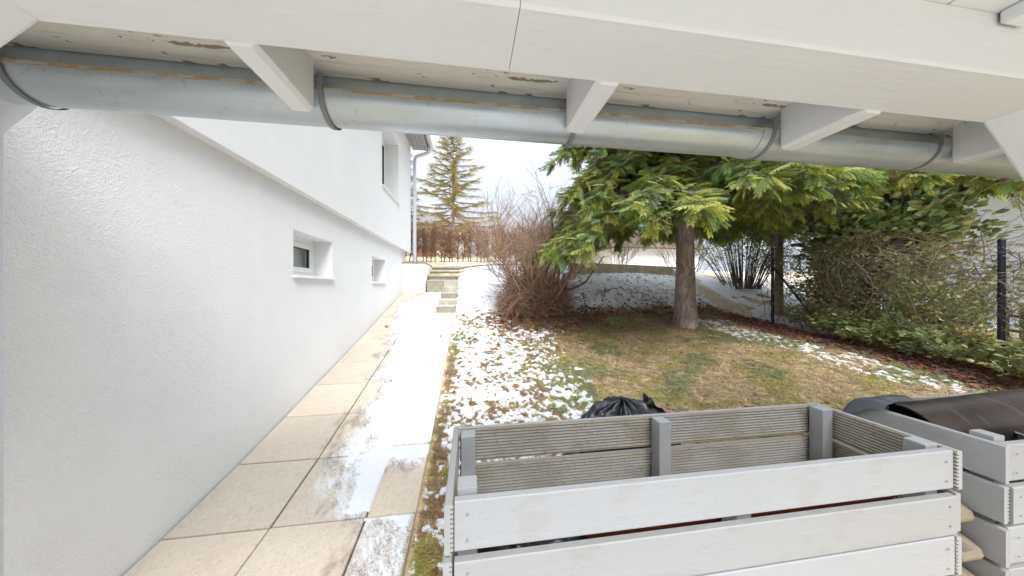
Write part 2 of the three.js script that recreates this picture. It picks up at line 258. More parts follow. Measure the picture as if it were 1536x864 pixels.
// ---------------------------------------------------------------- paved path: each slab a piece
{
  const path = thing('path', 'sloping path of square beige concrete slabs beside the house wall', 'path'); path.userData.kind = 'structure';
  const W = 1.36, L = 9.6;                                                       // texture covers x -1.63..-0.27, d -1.0..8.6
  const map = tex(512, 2048, (u, v) => {
    const x = -1.63 + u * W, d = -1.0 + v * L, a = fbm(x * 3, d * 3, 5), b = fbm(x * 60, d * 60, 3), c = fbm(x * 150, d * 150, 2);
    const t = 0.80 + 0.22 * a + 0.16 * b, pit = sstep(0.70, 0.78, c) * 0.2; let col = [0.60 * t * (1 - pit), 0.525 * t * (1 - pit), 0.43 * t * (1 - pit)];
    const s = d > 0.5 ? snowPath(x, -d) : -1;                                    // wet rim and loose grains round the snow
    const wet = sstep(-0.30, -0.05, s + 0.25 * (fbm(x * 22, d * 9, 4) - 0.5)) * sstep(0.35, 0.6, fbm(x * 9 + 4, d * 6, 4)) * 0.5;
    col = col.map((q, k) => q * (1 - wet * (0.9 + 0.08 * k)));
    const dust = sstep(0.34, 0.85, 0.55 * fbm(x * 190 + 5, d * 190, 2) + 0.45 * fbm(x * 60 + d * 25, d * 18, 3) + 1.3 * s + 0.12) * sstep(-0.28, 0.0, s);
    return [lerp(col[0], 0.76, dust), lerp(col[1], 0.775, dust), lerp(col[2], 0.80, dust)];
  });
  map.wrapS = map.wrapT = THREE.ClampToEdgeWrapping;
  const mat = std({ map, roughness: 0.9, bumpMap: map, bumpScale: 0.0015 });
  const mats = [0.92, 0.97, 1, 1.04].map((k, i) => { const m = mat.clone(); m.color.setRGB(k, k * (1 - 0.008 * i), k * (1 - 0.014 * i)); return m; });
  const xc = [-1.622, -1.10, -0.60, -0.315], r = rng(5);
  const rows = []; for (let d = -0.78; d < 7.2; d += 0.51) rows.push(d);
  for (let k = 0; k < rows.length; k++) for (let c = 0; c < 3; c++) {
    const d0 = rows[k] + 0.003 + r() * 0.003, d1 = Math.min(rows[k] + 0.51 - 0.004 - r() * 0.003, 7.24), x0 = xc[c] + 0.004 + r() * 0.003, x1 = xc[c + 1] - 0.004 - r() * 0.003; if (d1 - d0 < 0.1) continue;
    if (c === 2 && d1 > 5.7) { if (d0 < 5.5) {} else continue; }
    const x1e = c === 1 && d0 > 5.6 ? -0.63 : x1;
    const t = 0.045, bev = 0.004, y0 = pathY(d0), y1 = pathY(d1), dz = (r() - 0.5) * 0.004, tl = (r() - 0.5) * 0.004, P = [], U = [], I = [];
    const put = (x, d, y) => { P.push(x, y + dz + (x - (x0 + x1e) / 2) * tl, -d); U.push((x + 1.63) / W, (d + 1.0) / L); };
    // rings: top (inset), bevel edge, bottom
    const ring = (i, dy) => { for (const [x, d] of [[x0 + i, d0 + i], [x1e - i, d0 + i], [x1e - i, d1 - i], [x0 + i, d1 - i]]) put(x, d, lerp(y0, y1, (d - d0) / (d1 - d0)) + dy); };
    ring(bev, 0); ring(0, -bev); ring(0, -t);
    I.push(0, 1, 2, 0, 2, 3);
    for (let q = 0; q < 2; q++) for (let s = 0; s < 4; s++) { const A = q * 4 + s, B = q * 4 + ((s + 1) % 4); I.push(A, A + 4, B, B, A + 4, B + 4); }
    let g = new THREE.BufferGeometry(); g.setAttribute('position', new THREE.Float32BufferAttribute(P, 3)); g.setAttribute('uv', new THREE.Float32BufferAttribute(U, 2)); g.setIndex(I); g = g.toNonIndexed(); g.computeVertexNormals();
    mesh('slab', g, mats[Math.floor(r() * 4)], path);
  }
}

{ // terrace of pale slabs, out of view, added to bounce light upward
  const t = thing('terrace', 'level terrace of pale concrete slabs added out of view to bounce light up under the pergola', 'terrace'); t.userData.kind = 'structure';
  const g = box(0, 0.494, -0.045, 0, 0, 0.494, 0.004), m = std({ color: rgb(0.60, 0.60, 0.595), roughness: 0.9, bumpMap: stuccoBump, bumpScale: 0.001 });
  for (let i = 0; i < 10; i++) for (let j = 0; j < 9; j++) { const s = mesh('slab', g, m, t); s.position.set(-0.308 + i * 0.5, -1.405, -1.02 + j * 0.5); }
}
// ---------------------------------------------------------------- garden steps
{
  const st = thing('garden_steps', 'concrete steps with snow on the treads beside the white pier', 'steps');
  const F = [[5.65, -0.355, -0.655, -0.285], [6.03, -0.24, -0.655, -0.28], [6.42, -0.115, -0.65, -0.27], [6.81, 0.018, -0.645, -0.26]];
  F.forEach(([d, y, x0, x1], i) => mesh('step_block', box(x0, x1, y - 0.30, y, -(d + 0.42), -d, 0.006), i % 2 ? M.concrete : M.stepConcrete, st));
  mesh('step_block', box(-1.05, -0.66, -0.35, 0.178, -7.62, -7.2, 0.006), M.stepConcrete, st);
  mesh('step_block', box(-0.655, -0.27, -0.25, 0.175, -7.61, -7.195, 0.006), M.concrete, st);
  [[7.5, 0.32, -1.07, -0.16], [7.8, 0.455, -1.05, -0.16], [8.1, 0.585, -1.04, -0.17]].forEach(([d, y, x0, x1]) => {
    const s = mesh('tread', box(x0, x1, y - 0.045, y, -(d + 0.36), -d + 0.02, 0.006), M.stepConcrete, st);
    mesh('riser', box(x0 + 0.02, x1 - 0.02, y - 0.4, y - 0.046, -(d + 0.32), -d - 0.012, 0.004), M.stepConcrete, st);
  });
  const sn = (x0, x1, y, z0, z1, k) => { const g = new THREE.BoxGeometry(x1 - x0, 0.012, z1 - z0, 14, 1, 8), p = g.attributes.position; for (let i = 0; i < p.count; i++) { const top = p.getY(i) > 0; p.setY(i, top ? 0.008 * vn(p.getX(i) * 25 + k * 7, p.getZ(i) * 25) : -0.003); p.setX(i, p.getX(i) + (vn(p.getZ(i) * 20 + k, k) - 0.5) * 0.03); p.setZ(i, p.getZ(i) + (vn(p.getX(i) * 20 + k, k + 4) - 0.5) * 0.03); } g.translate((x0 + x1) / 2, y + 0.004, (z0 + z1) / 2); g.computeVertexNormals(); mesh('tread_snow', g, M.snow, st); };
  F.forEach(([d, y, x0, x1], i) => sn(x0 + 0.02, x1 - 0.02, y, -(d + 0.38), -d - 0.02, i));
  sn(-1.03, -0.28, 0.178, -7.48, -7.23, 9); sn(-1.04, -0.2, 0.32, -7.78, -7.51, 10); sn(-1.0, -0.2, 0.455, -8.08, -7.8, 11); sn(-1.0, -0.2, 0.585, -8.45, -8.12, 12);
}

// ---------------------------------------------------------------- house
{
  const house = thing('house', 'white rendered house with overhanging upper storey beside the sloping path', 'house');
  const XL = -1.627, XU = -1.549, LEDGE = 0.898;
  const wall = (outline, holes, X, t) => {
    const s = new THREE.Shape(outline.map((q) => new THREE.Vector2(...q)));
    for (const [a, b, c, d] of holes) { const h = new THREE.Path(); h.moveTo(a, c); h.lineTo(a, d); h.lineTo(b, d); h.lineTo(b, c); h.closePath(); s.holes.push(h); }
    const g = new THREE.ExtrudeGeometry(s, { depth: t, bevelEnabled: false }); g.rotateY(Math.PI / 2); g.translate(X - t, 0, 0); return metreUV(g, 'z');
  };
  const w1 = [2.93, 3.70, 0.115, 0.545], w2 = [5.08, 5.85, 0.10, 0.535], w3 = [5.36, 6.55, 1.825, 3.1];
  mesh('lower_wall', wall([[-5, -1.9], [7.55, -1.9], [7.55, LEDGE], [-5, LEDGE]], [w1, w2], XL, 0.34), M.stucco, house);
  mesh('upper_wall', wall([[-5, LEDGE + 0.001], [7.82, LEDGE + 0.001], [7.82, 3.74], [-5, 3.74]], [w3], XU, 0.40), M.stuccoUp, house);
  mesh('end_wall', box(-9, XU - 0.401, LEDGE + 0.001, 3.74, -7.82, -7.5, 0), M.stuccoUp, house);
  mesh('base_wall', box(-9, XL - 0.341, -1.9, LEDGE - 0.002, -7.55, -7.3, 0), M.stucco, house);
  mesh('back_wall', box(-9.3, -9.002, -1.9, 3.74, -7.82, 5, 0), M.stuccoUp, house);
  mesh('gable_wall', box(-9, XL - 0.341, -1.9, 3.74, 4.7, 5, 0), M.stuccoUp, house);
  mesh('floor_slab', box(-9, XL - 0.345, 0.9, 1.05, -7.45, 4.69, 0), M.concrete, house);
  // windows
  const win = (a, b, y0, y1, X, depth, sillOut, opens) => {
    const w = new THREE.Group(); w.name = 'window'; house.add(w);
    const xf = X - depth, ft = 0.07, f = (d0, d1, c0, c1, xa, xb) => box(xa, xb, c0, c1, -d1, -d0, 0.006, 'z');
    const ring = (d0, d1, c0, c1, t, xa, xb) => mergeGeometries([f(d0, d1, c0, c0 + t, xa, xb), f(d0, d1, c1 - t, c1, xa, xb), f(d0, d0 + t, c0 + t, c1 - t, xa, xb), f(d1 - t, d1, c0 + t, c1 - t, xa, xb)]);
    mesh('frame', ring(a - 0.01, b + 0.01, y0 - 0.01, y1 + 0.01, ft, xf - 0.06, xf), M.plastic, w);
    mesh('sash', ring(a + ft - 0.015, b - ft + 0.015, y0 + ft - 0.015, y1 - ft + 0.015, 0.055, xf - 0.05, xf + 0.012), M.plastic, w);
    mesh('gasket', ring(a + ft + 0.036, b - ft - 0.036, y0 + ft + 0.036, y1 - ft - 0.036, 0.008, xf - 0.03, xf - 0.004), M.rubber, w);
    mesh('pane', box(xf - 0.03, xf - 0.024, y0 + ft + 0.03, y1 - ft - 0.03, -(b - ft - 0.03), -(a + ft + 0.03), 0), M.glass, w);
    mesh('curtain', box(xf - 0.12, xf - 0.11, y0, y1, -b, -a, 0), M.curtain, w);
    mesh('sill', box(xf + 0.001, X + sillOut, y0 - 0.018, y0 + 0.006, -(b + 0.012), -(a - 0.012), 0.004, 'z'), M.plastic, w);
    return w;
  };
  win(...w1, XL, 0.2, 0.035); win(...w2, XL, 0.2, 0.035); win(...w3, XU, 0.27, 0.03);
  // eaves: boarded soffit, fascia, gutter, downpipe, roof
  const gm = std({ color: rgb(0.34, 0.34, 0.36), roughness: 0.7 });
  for (let k = 0; k < 4; k++) mesh('soffit_board', box(XU + 0.012 + k * 0.093, XU + 0.012 + k * 0.093 + 0.085, 3.70, 3.72, -8.02, 5.2, 0.003, 'z'), gm, house);
  mesh('fascia', box(-1.165, -1.14, 3.66, 3.86, -8.04, 5.2, 0.003, 'z'), gm, house);
  const roof = new THREE.Shape([[-1.05, 3.84], [-1.05, 3.90], [-5.4, 6.6], [-9.8, 3.9], [-9.8, 3.84]].map((q) => new THREE.Vector2(...q)));
  const rg = new THREE.ExtrudeGeometry(roof, { depth: 13.3, bevelEnabled: false }); rg.translate(0, 0, -8.1);
  mesh('roof', metreUV(rg, 'z'), std({ color: rgb(0.13, 0.11, 0.10), roughness: 0.9 }), house);
  const half = []; for (let k = 0; k <= 14; k++) { const a = Math.PI + (k / 14) * Math.PI; half.push([-1.07 + 0.068 * Math.cos(a), 3.83 + 0.068 * Math.sin(a)]); } for (let k = 14; k >= 0; k--) { const a = Math.PI + (k / 14) * Math.PI; half.push([-1.07 + 0.062 * Math.cos(a), 3.83 + 0.062 * Math.sin(a)]); }
  const gz = std({ color: rgb(0.62, 0.64, 0.68), roughness: 0.45, metalness: 0.35 });
  mesh('eaves_gutter', sweep(half, 'z', -8.12, 5.2), gz, house);
  const dp = new Soup(), q = [V3(-1.07, 3.77, -7.95), V3(-1.08, 3.68, -7.95), V3(-1.14, 3.60, -7.93), V3(-1.3, 3.53, -7.92), V3(-1.42, 3.48, -7.91), V3(-1.46, 3.40, -7.905), V3(-1.465, 3.2, -7.9), V3(-1.465, 0.62, -7.9)];
  dp.tube(q, q.map(() => 0.045), 14); mesh('downpipe', dp.geo(), gz, house);
  for (const y of [1.0, 2.6]) { const c = new THREE.TorusGeometry(0.047, 0.006, 6, 18); c.rotateX(Math.PI / 2); c.translate(-1.465, y, -7.9); mesh('pipe_clip', c, gz, house); }
}
{ // white pier at the end of the path, stone cap
  const pier = thing('pier', 'low white rendered pier with stone cap between house corner and steps', 'pier');
  const s = new THREE.Shape([[-1.64, -0.35], [-1.085, -0.35], [-1.085, 0.60], [-1.64, 0.60]].map((q) => new THREE.Vector2(...q)));
  const g = new THREE.ExtrudeGeometry(s, { depth: 1.2, bevelEnabled: false }); g.translate(0, 0, -8.42); mesh('wall', metreUV(g, 'z'), M.stucco, pier);
  mesh('cap', box(-1.66, -1.075, 0.601, 0.63, -8.44, -7.2, 0.006, 'z'), M.stepConcrete, pier);
}

// ---------------------------------------------------------------- pergola
{
  const pg = thing('pergola', 'white painted timber pergola roof with heavy beam and projecting rafter tails', 'pergola');
  // beam, chamfered lower edges (sweep profile: a = -z)
  for (const [a, b] of [[-1.60, 0.0975], [0.099, 3.6]]) mesh('beam', sweep([[0.572, 0.563], [0.742, 0.563], [0.742, 0.7185], [0.566, 0.7185], [0.566, 0.569]], 'x', a, b), M.paint, pg);
  for (const x of [-1.48, -0.563, 0.339, 1.233, 2.127, 3.02]) {     // rafter tails with chamfered lower edges and rounded tips
    const w = 0.072, y0 = 0.556, y1 = 0.7185, c = 0.012;
    const g = new THREE.ExtrudeGeometry(new THREE.Shape([[c, 0], [w - c, 0], [w, c], [w, y1 - y0], [0, y1 - y0], [0, c]].map((q) => new THREE.Vector2(...q))), { depth: 0.2455, bevelEnabled: true, bevelThickness: 0.004, bevelSize: 0.003, bevelSegments: 1, bevelOffset: -0.003 });
    g.translate(x, y0, -0.99); mesh('rafter', metreUV(g, 'z', x), M.paint, pg);
  }
  const sg = sweep([[0.745, 0.722], [1.052, 0.716], [1.052, 0.74], [0.745, 0.746]], 'x', -1.62, 3.6); mesh('soffit_board', sg, M.soffit, pg);
  for (let k = 0; k < 26; k++) { const x = -1.6 + k * 0.2; mesh('ceiling_plank', box(x, x + 0.196, 0.7195, 0.74, -0.744, 0.06, 0.003, 'z'), M.paint, pg); }
  mesh('roof_cover', box(-1.62, 3.7, 0.748, 0.775, -1.10, 0.10, 0.003), M.zinc, pg);
  mesh('inner_rafter', box(1.36, 1.44, 0.685, 0.719, -0.562, 0.05, 0.006, 'z'), M.paint, pg);
  const brace = (x, s) => { // 45 degree knee brace as wide as the beam
    const L = 0.75, t = 0.13; const p = [[x, 0.5625], [x + s * L, 0.5625 - L], [x + s * (L + t * 0.7), 0.5625 - L + t * 0.7], [x + s * t * 1.41, 0.5625]];
    const g = new THREE.ExtrudeGeometry(new THREE.Shape((s > 0 ? p : p.slice().reverse()).map((q) => new THREE.Vector2(...q))), { depth: 0.162, bevelEnabled: true, bevelThickness: 0.006, bevelSize: 0.006, bevelOffset: -0.006, bevelSegments: 1 });
    g.translate(0, 0, -0.736); mesh('brace', metreUV(g, 'x'), M.paint, pg);
  };
  brace(1.72, 1); brace(-0.896, -1);
  mesh('post', box(2.475, 2.635, -1.5, 0.5625, -0.736, -0.57, 0.006, 'y'), M.paint, pg);
}
{ // zinc gutter hung from the rafter tips
  const gu = thing('gutter', 'half-round grey zinc gutter hung below the pergola eaves', 'gutter');
  const R = 0.076, cz = 1.072, cy = 0.638, prof = (r, a0 = 0, a1 = 1, n = 26) => { const o = []; for (let k = 0; k <= n; k++) { const a = Math.PI + lerp(a0, a1, k / n) * Math.PI; o.push([cz + r * Math.cos(a), cy + r * Math.sin(a)]); } return o; };
  const half = (r, t) => [...prof(r), ...prof(r - t).reverse()];
  const smooth = (g) => { // round shading across the curve
    const p = g.attributes.position, n = g.attributes.normal; for (let i = 0; i < p.count; i++) { if (Math.abs(n.getX(i)) > 0.5) continue; const dz = p.getZ(i) + cz, dy = p.getY(i) - cy, l = Math.hypot(dz, dy); if (dy > -0.0005) continue; const s = Math.sign(n.getZ(i) * dz + n.getY(i) * dy) || 1; n.setXYZ(i, 0, (s * dy) / l, (s * dz) / l); } return g; };
  const cyl = (g) => { const p = g.attributes.position, uv = g.attributes.uv; for (let i = 0; i < p.count; i++) uv.setXY(i, p.getX(i), Math.atan2(p.getY(i) - cy, p.getZ(i) + cz) * R); return g; };
  mesh('trough', cyl(smooth(sweep(half(R, 0.003), 'x', -1.58, 1.183))), M.zinc, gu);
  mesh('trough', cyl(smooth(sweep(half(R + 0.0035, 0.003), 'x', 1.16, 3.55))), M.zinc, gu);
  const bead = new THREE.CylinderGeometry(0.009, 0.009, 5.12, 10); bead.rotateZ(Math.PI / 2); bead.translate(0.985, cy + 0.004, -(cz + R)); mesh('bead', bead, M.zinc, gu);
  mesh('rim', box(-1.58, 3.55, cy - 0.008, cy + 0.0015, -(cz - R) - 0.0005, -(cz - R) + 0.0025, 0), M.rust, gu);
  mesh('flashing', sweep([[1.056, 0.728], [1.06, 0.728], [1.072, 0.60], [1.068, 0.60]], 'x', -1.6, 3.58), M.zinc, gu);
  for (const x of [-1.30, -0.474, 0.376, 1.205, 2.06, 2.95]) {
    const p = [...prof(R + 0.0068), ...prof(R + 0.0042).reverse()]; mesh('bracket', smooth(sweep(p, 'x', x - 0.008, x + 0.008)), M.bracket, gu);
    mesh('bracket_arm', box(x - 0.008, x + 0.008, cy - 0.004, cy + 0.045, -(cz - R) + 0.003, -(cz - R) + 0.009, 0.001), M.bracket, gu);
  }
  const fun = new THREE.LatheGeometry([[0.115, 0.06], [0.11, 0.03], [0.085, -0.02], [0.058, -0.075], [0.054, -0.09], [0.054, -2.1]].map((q) => new THREE.Vector2(...q)), 28); fun.translate(-1.475, cy - R + 0.005, -cz);
  mesh('downpipe', fun, std({ color: rgb(0.60, 0.62, 0.66), roughness: 0.5, metalness: 0.25 }), gu);
}

// ---------------------------------------------------------------- planters of ribbed deck boards
const boardPaint = [0.93, 1, 0.97].map((k, i) => { const m = M.paintPlanter.clone(); m.color.setRGB(k, k * (i === 0 ? 0.985 : 1), k * (i === 0 ? 0.955 : 1)); return m; });
function planter(x0, x1, label, seed) {
  const pl = thing('wooden_planter', label, 'planter', 'white board planters'), r = rng(seed), z0 = -0.86, z1 = -1.325, T = 0.026, H = 0.147, TOP = -0.63, n = 5;
  // board cross-section: smooth outer face at a = 0, ribs on the inner face at a = T; b runs over the height
  const ribs = 10, prof = [[0.002, 0], [0, 0.004], [0, H - 0.004], [0.003, H], [T - 0.003, H]];
  for (let k = 0; k < ribs; k++) { const t = H - 0.004 - (k * (H - 0.008)) / ribs, w = (H - 0.008) / ribs; prof.push([T, t], [T, t - w * 0.55], [T - 0.009, t - w * 0.62], [T - 0.009, t - w * 0.96]); }
  prof.push([T - 0.003, 0]);
  const board = (len, name) => {
    const g = new THREE.ExtrudeGeometry(new THREE.Shape(prof.map((q) => new THREE.Vector2(...q))), { depth: len, bevelEnabled: false });
    // split the faces: outer paint, ribs, grooves
    const p = g.attributes.position, nn = g.attributes.normal, sets = [[], [], []];
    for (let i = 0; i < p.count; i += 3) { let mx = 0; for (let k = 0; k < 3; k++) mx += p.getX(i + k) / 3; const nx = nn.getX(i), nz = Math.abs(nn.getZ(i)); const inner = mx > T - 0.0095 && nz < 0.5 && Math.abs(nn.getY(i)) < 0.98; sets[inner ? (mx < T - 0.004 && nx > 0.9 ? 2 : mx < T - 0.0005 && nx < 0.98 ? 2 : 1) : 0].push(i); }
    const mk = (list) => { const P = [], N = [], U = [], off = r() * 9; for (const i of list) for (let k = 0; k < 3; k++) { P.push(p.getX(i + k), p.getY(i + k), p.getZ(i + k)); N.push(nn.getX(i + k), nn.getY(i + k), nn.getZ(i + k)); U.push(p.getZ(i + k) + off, (Math.abs(nn.getX(i)) > 0.5 ? p.getY(i + k) : p.getX(i + k)) + off * 0.3); } const q = new THREE.BufferGeometry(); q.setAttribute('position', new THREE.Float32BufferAttribute(P, 3)); q.setAttribute('normal', new THREE.Float32BufferAttribute(N, 3)); q.setAttribute('uv', new THREE.Float32BufferAttribute(U, 2)); return q; };
    const parts = sets.map(mk), g2 = mergeGeometries(parts, true);
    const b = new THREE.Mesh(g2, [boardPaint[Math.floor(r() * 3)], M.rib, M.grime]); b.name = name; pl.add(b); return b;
  };
  for (let k = 0; k < n; k++) {
    const y = TOP - H - k * 0.166, j = () => (r() - 0.5) * 0.008, out = k === 1 ? 0.008 : k === 2 ? 0.004 : 0;
    const f = board(x1 - x0 - 2 * T - 0.004, 'board'); f.rotation.y = Math.PI / 2; f.position.set(x0 + T + 0.002, y + (r() - 0.5) * 0.006, z0 + out + j()); f.rotation.z = (r() - 0.5) * 0.006; f.rotation.order = 'YXZ';
    const b = board(x1 - x0 - 2 * T - 0.004, 'board'); b.rotation.y = -Math.PI / 2; b.position.set(x1 - T - 0.002, y + (r() - 0.5) * 0.008, z1 + j() * 0.5);
    const l = board(z0 - z1 + 0.012, 'board'); l.position.set(x0 - out * 0.5 + j() * 0.6, y + (r() - 0.5) * 0.006, z1 - 0.006 + j() * 0.5);
    const q = board(z0 - z1 + 0.012, 'board'); q.rotation.y = Math.PI; q.position.set(x1 + out * 0.5 + j() * 0.6, y + (r() - 0.5) * 0.006, z0 + 0.006 + j());
  }
  const w = 0.062, post = (x, z, top) => mesh('post', box(x, x + w, TOP - n * 0.166 - 0.02, top, z - w, z, 0.004, 'y'), M.paintPlanter, pl);
  const xm = (x0 + x1) / 2 - w / 2;
  post(x0 + T + 0.008, z1 + T + 0.008 + w, TOP + 0.002); post(xm, z1 + T + 0.008 + w, TOP + 0.004); post(x1 - T - 0.008 - w, z1 + T + 0.008 + w, TOP + 0.006);
  post(x0 + T + 0.008, z0 - T - 0.008, TOP + 0.016); post(xm + 0.06, z0 - T - 0.008, TOP - 0.065); post(x1 - T - 0.008 - w, z0 - T - 0.008, TOP + 0.01);
  // screws on the outer face
  const sg = new THREE.CylinderGeometry(0.0035, 0.0035, 0.002, 8); sg.rotateX(Math.PI / 2);
  for (let k = 0; k < n; k++) for (const [x, dy] of [[x0 + 0.065, 0.035], [x0 + 0.066, 0.11], [x1 - 0.065, 0.035], [x1 - 0.067, 0.11]]) { const s = mesh('screw', sg, M.screw, pl); s.position.set(x, TOP - H - k * 0.166 + dy, z0 + (k === 1 ? 0.008 : k === 2 ? 0.004 : 0) + 0.0042); }
  return pl;
}
planter(-0.075, 1.875, 'white board planter with ribbed inside standing in front of the black bag', 11);
planter(2.105, 4.08, 'white board planter holding a roll of dark liner', 23);

{ // dark red trough inside the front planter
  const t = thing('planting_trough', 'dark red plastic trough inside the white board planter', 'trough');
  const m = std({ color: rgb(0.16, 0.022, 0.014), roughness: 0.55 }), x0 = 0.42, x1 = 1.78, za = -0.985, zb = -1.20, y0 = -1.36, y1 = -0.885;
  mesh('side', box(x0, x1, y0, y1, za - 0.008, za, 0.003), m, t); mesh('side', box(x0, x1, y0, y1, zb, zb + 0.008, 0.003), m, t);
  mesh('end', box(x0, x0 + 0.008, y0, y1 - 0.002, zb + 0.009, za - 0.009, 0.003), m, t); mesh('end', box(x1 - 0.008, x1, y0, y1 - 0.002, zb + 0.009, za - 0.009, 0.003), m, t);
  mesh('rim', mergeGeometries([box(x0 - 0.012, x1 + 0.012, y1, y1 + 0.012, za - 0.008, za + 0.012, 0.003), box(x0 - 0.012, x1 + 0.012, y1, y1 + 0.012, zb - 0.012, zb + 0.008, 0.003)]), m, t);
  mesh('soil', box(x0 + 0.01, x1 - 0.01, y0 + 0.01, y1 - 0.05, zb + 0.01, za - 0.01, 0), std({ color: rgb(0.07, 0.035, 0.02), roughness: 1 }), t);
}
const film = new THREE.MeshPhysicalMaterial({ color: rgb(0.010, 0.011, 0.016), roughness: 0.30, clearcoat: 0.6, clearcoatRoughness: 0.22 });
function sack(rx, ry, rz, seed, tie) {   // crumpled plastic sack: sphere pulled into folds that gather at the tie
  const g = new THREE.SphereGeometry(1, 110, 80), p = g.attributes.position, v = V3(0, 0, 0);
  for (let i = 0; i < p.count; i++) {
    v.fromBufferAttribute(p, i); const az = Math.atan2(v.z, v.x), el = v.y;
    const gather = sstep(0.2, 0.95, el), seam = (x) => Math.abs(2 * vn(x, seed) - 1);
    const fold = 0.10 * gather * (Math.abs(Math.sin(az * 7 + 2.2 * vn(az * 2 + 9, seed))) - 0.5) + 0.13 * (0.5 - Math.abs(2 * fbm(v.x * 1.7 + seed, v.z * 1.7 + v.y * 2.3, 3) - 1)) + 0.05 * (0.5 - Math.abs(2 * fbm(v.x * 5 + v.y * 3 + seed, v.z * 5 - v.y * 3, 3) - 1));
    const k = 1 + fold; let x = v.x * rx * k, y = v.y * ry * k, z = v.z * rz * k;
    if (y < -ry * 0.72) y = -ry * 0.72 + (y + ry * 0.72) * 0.15;
    p.setXYZ(i, x, y, z);
  }
  g.computeVertexNormals(); return g;
}
{
  const b = thing('rubbish_bag', 'knotted black plastic rubbish bag on the grass behind the planter', 'bag');
  const g = sack(0.36, 0.385, 0.25, 4); mesh('sack', g, film, b);
  const k = new THREE.ConeGeometry(0.13, 0.22, 60, 16, true), p = k.attributes.position; k.rotateX(Math.PI);
  for (let i = 0; i < p.count; i++) { const a = Math.atan2(p.getZ(i), p.getX(i)), t = (p.getY(i) + 0.11) / 0.22, w = 1 + 0.35 * Math.sin(a * 5 + t * 2) + 0.2 * Math.sin(a * 11 + 1) + 0.4 * (vn(a * 3 + 8, t * 5) - 0.5); p.setXYZ(i, p.getX(i) * w * 1.05, p.getY(i) * (0.8 + 0.35 * vn(a * 2.5 + 4, 3)), p.getZ(i) * w * 0.7); }
  k.computeVertexNormals(); const m2 = film.clone(); m2.side = THREE.DoubleSide; const nk = mesh('knot', k, m2, b); nk.position.set(0.16, 0.325, 0.02); nk.rotation.z = -0.8; nk.scale.setScalar(0.66);
  b.position.set(0.93, groundY(0.93, -1.66) + 0.185, -1.66);
  const l = mesh('plastic_sheet', sack(0.23, 0.10, 0.15, 9), film, scene); l.position.set(0.22, -0.96, -1.09); tag(l, 'crumpled black plastic sheet inside the planter next to the red trough', 'plastic sheet');
}
{ // roll of dark liner lying in the second planter, flap over its back corner
  const t = thing('liner_roll', 'roll of dark brown pond liner lying in the second planter', 'liner roll');
  const lm = new THREE.MeshPhysicalMaterial({ roughness: 0.42, clearcoat: 0.35, clearcoatRoughness: 0.35, map: tex(512, 256, (u, v) => { const a = fbm(u * 9, v * 5, 5), s = sstep(0.62, 0.78, fbm(u * 40, v * 9, 4)) * 0.5; return [lerp(0.030 + 0.035 * a, 0.16, s), lerp(0.022 + 0.02 * a, 0.14, s), lerp(0.021 + 0.015 * a, 0.14, s)]; }), side: THREE.DoubleSide });
  const L = 1.75, nu = 90, nv = 90, P = [], U = [], I = [], turns = 1.55;
  for (let i = 0; i <= nu; i++) for (let j = 0; j <= nv; j++) {
    const x = 2.165 + (i / nu) * L, a = (j / nv) * turns * Math.PI * 2, s = (x - 2.165) / L;
    const r = (0.132 + 0.020 * sstep(0, 0.6, s) - 0.010 * a / 6.28) * (1 + 0.05 * (fbm(x * 5, a * 0.8, 3) - 0.5)), cy = -0.722 + 0.012 * s;
    P.push(x + 0.008 * Math.sin(a * 2), cy + r * Math.sin(a - 1.2), -1.165 + r * Math.cos(a - 1.2)); U.push(x, a * 0.12);
    if (i < nu && j < nv) { const A = i * (nv + 1) + j; I.push(A, A + nv + 1, A + 1, A + 1, A + nv + 1, A + nv + 2); }
  }
  const g = new THREE.BufferGeometry(); g.setAttribute('position', new THREE.Float32BufferAttribute(P, 3)); g.setAttribute('uv', new THREE.Float32BufferAttribute(U, 2)); g.setIndex(I); g.computeVertexNormals(); mesh('roll', g, lm, t);
  const F = [], FU = [], FI = []; // flap draped over the corner
  for (let i = 0; i <= 24; i++) for (let j = 0; j <= 24; j++) {
    const u = i / 24, v = j / 24, x = 2.085 + 0.20 * u - 0.02 * v * (1 - u), sag = v < 0.5 ? 0.012 * Math.sin(v * 6) : -0.55 * (v - 0.5) * (v - 0.5), w = 0.01 * Math.sin(u * 9 + v * 4);
    F.push(x, -0.600 + 0.02 * u * (1 - v) + sag - 0.10 * sstep(0.12, 0, u) * (0.3 + v * 0.7) + w * 0.4, -1.19 - 0.17 * v + w); FU.push(x, v * 0.3);
    if (i < 24 && j < 24) { const A = i * 25 + j; FI.push(A, A + 25, A + 1, A + 1, A + 25, A + 26); }
  }
  const fg = new THREE.BufferGeometry(); fg.setAttribute('position', new THREE.Float32BufferAttribute(F, 3)); fg.setAttribute('uv', new THREE.Float32BufferAttribute(FU, 2)); fg.setIndex(FI); fg.computeVertexNormals(); mesh('flap', fg, std({ color: rgb(0.10, 0.105, 0.125), roughness: 0.45, side: THREE.DoubleSide }), t);
  const pot = new THREE.LatheGeometry([[0.10, -0.2], [0.13, 0], [0.145, 0], [0.147, 0.012], [0.132, 0.014], [0.122, 0], [0.09, -0.19]].map((q) => new THREE.Vector2(...q)), 30); const pm = mesh('plant_pot', pot, std({ color: rgb(0.34, 0.33, 0.31), roughness: 0.7 }), scene); pm.position.set(2.66, -0.72, -0.985 + 0.0); pm.scale.setScalar(0.55);
  tag(pm, 'small grey plant pot standing beside the liner roll', 'pot'); pm.position.y = -0.70;
}
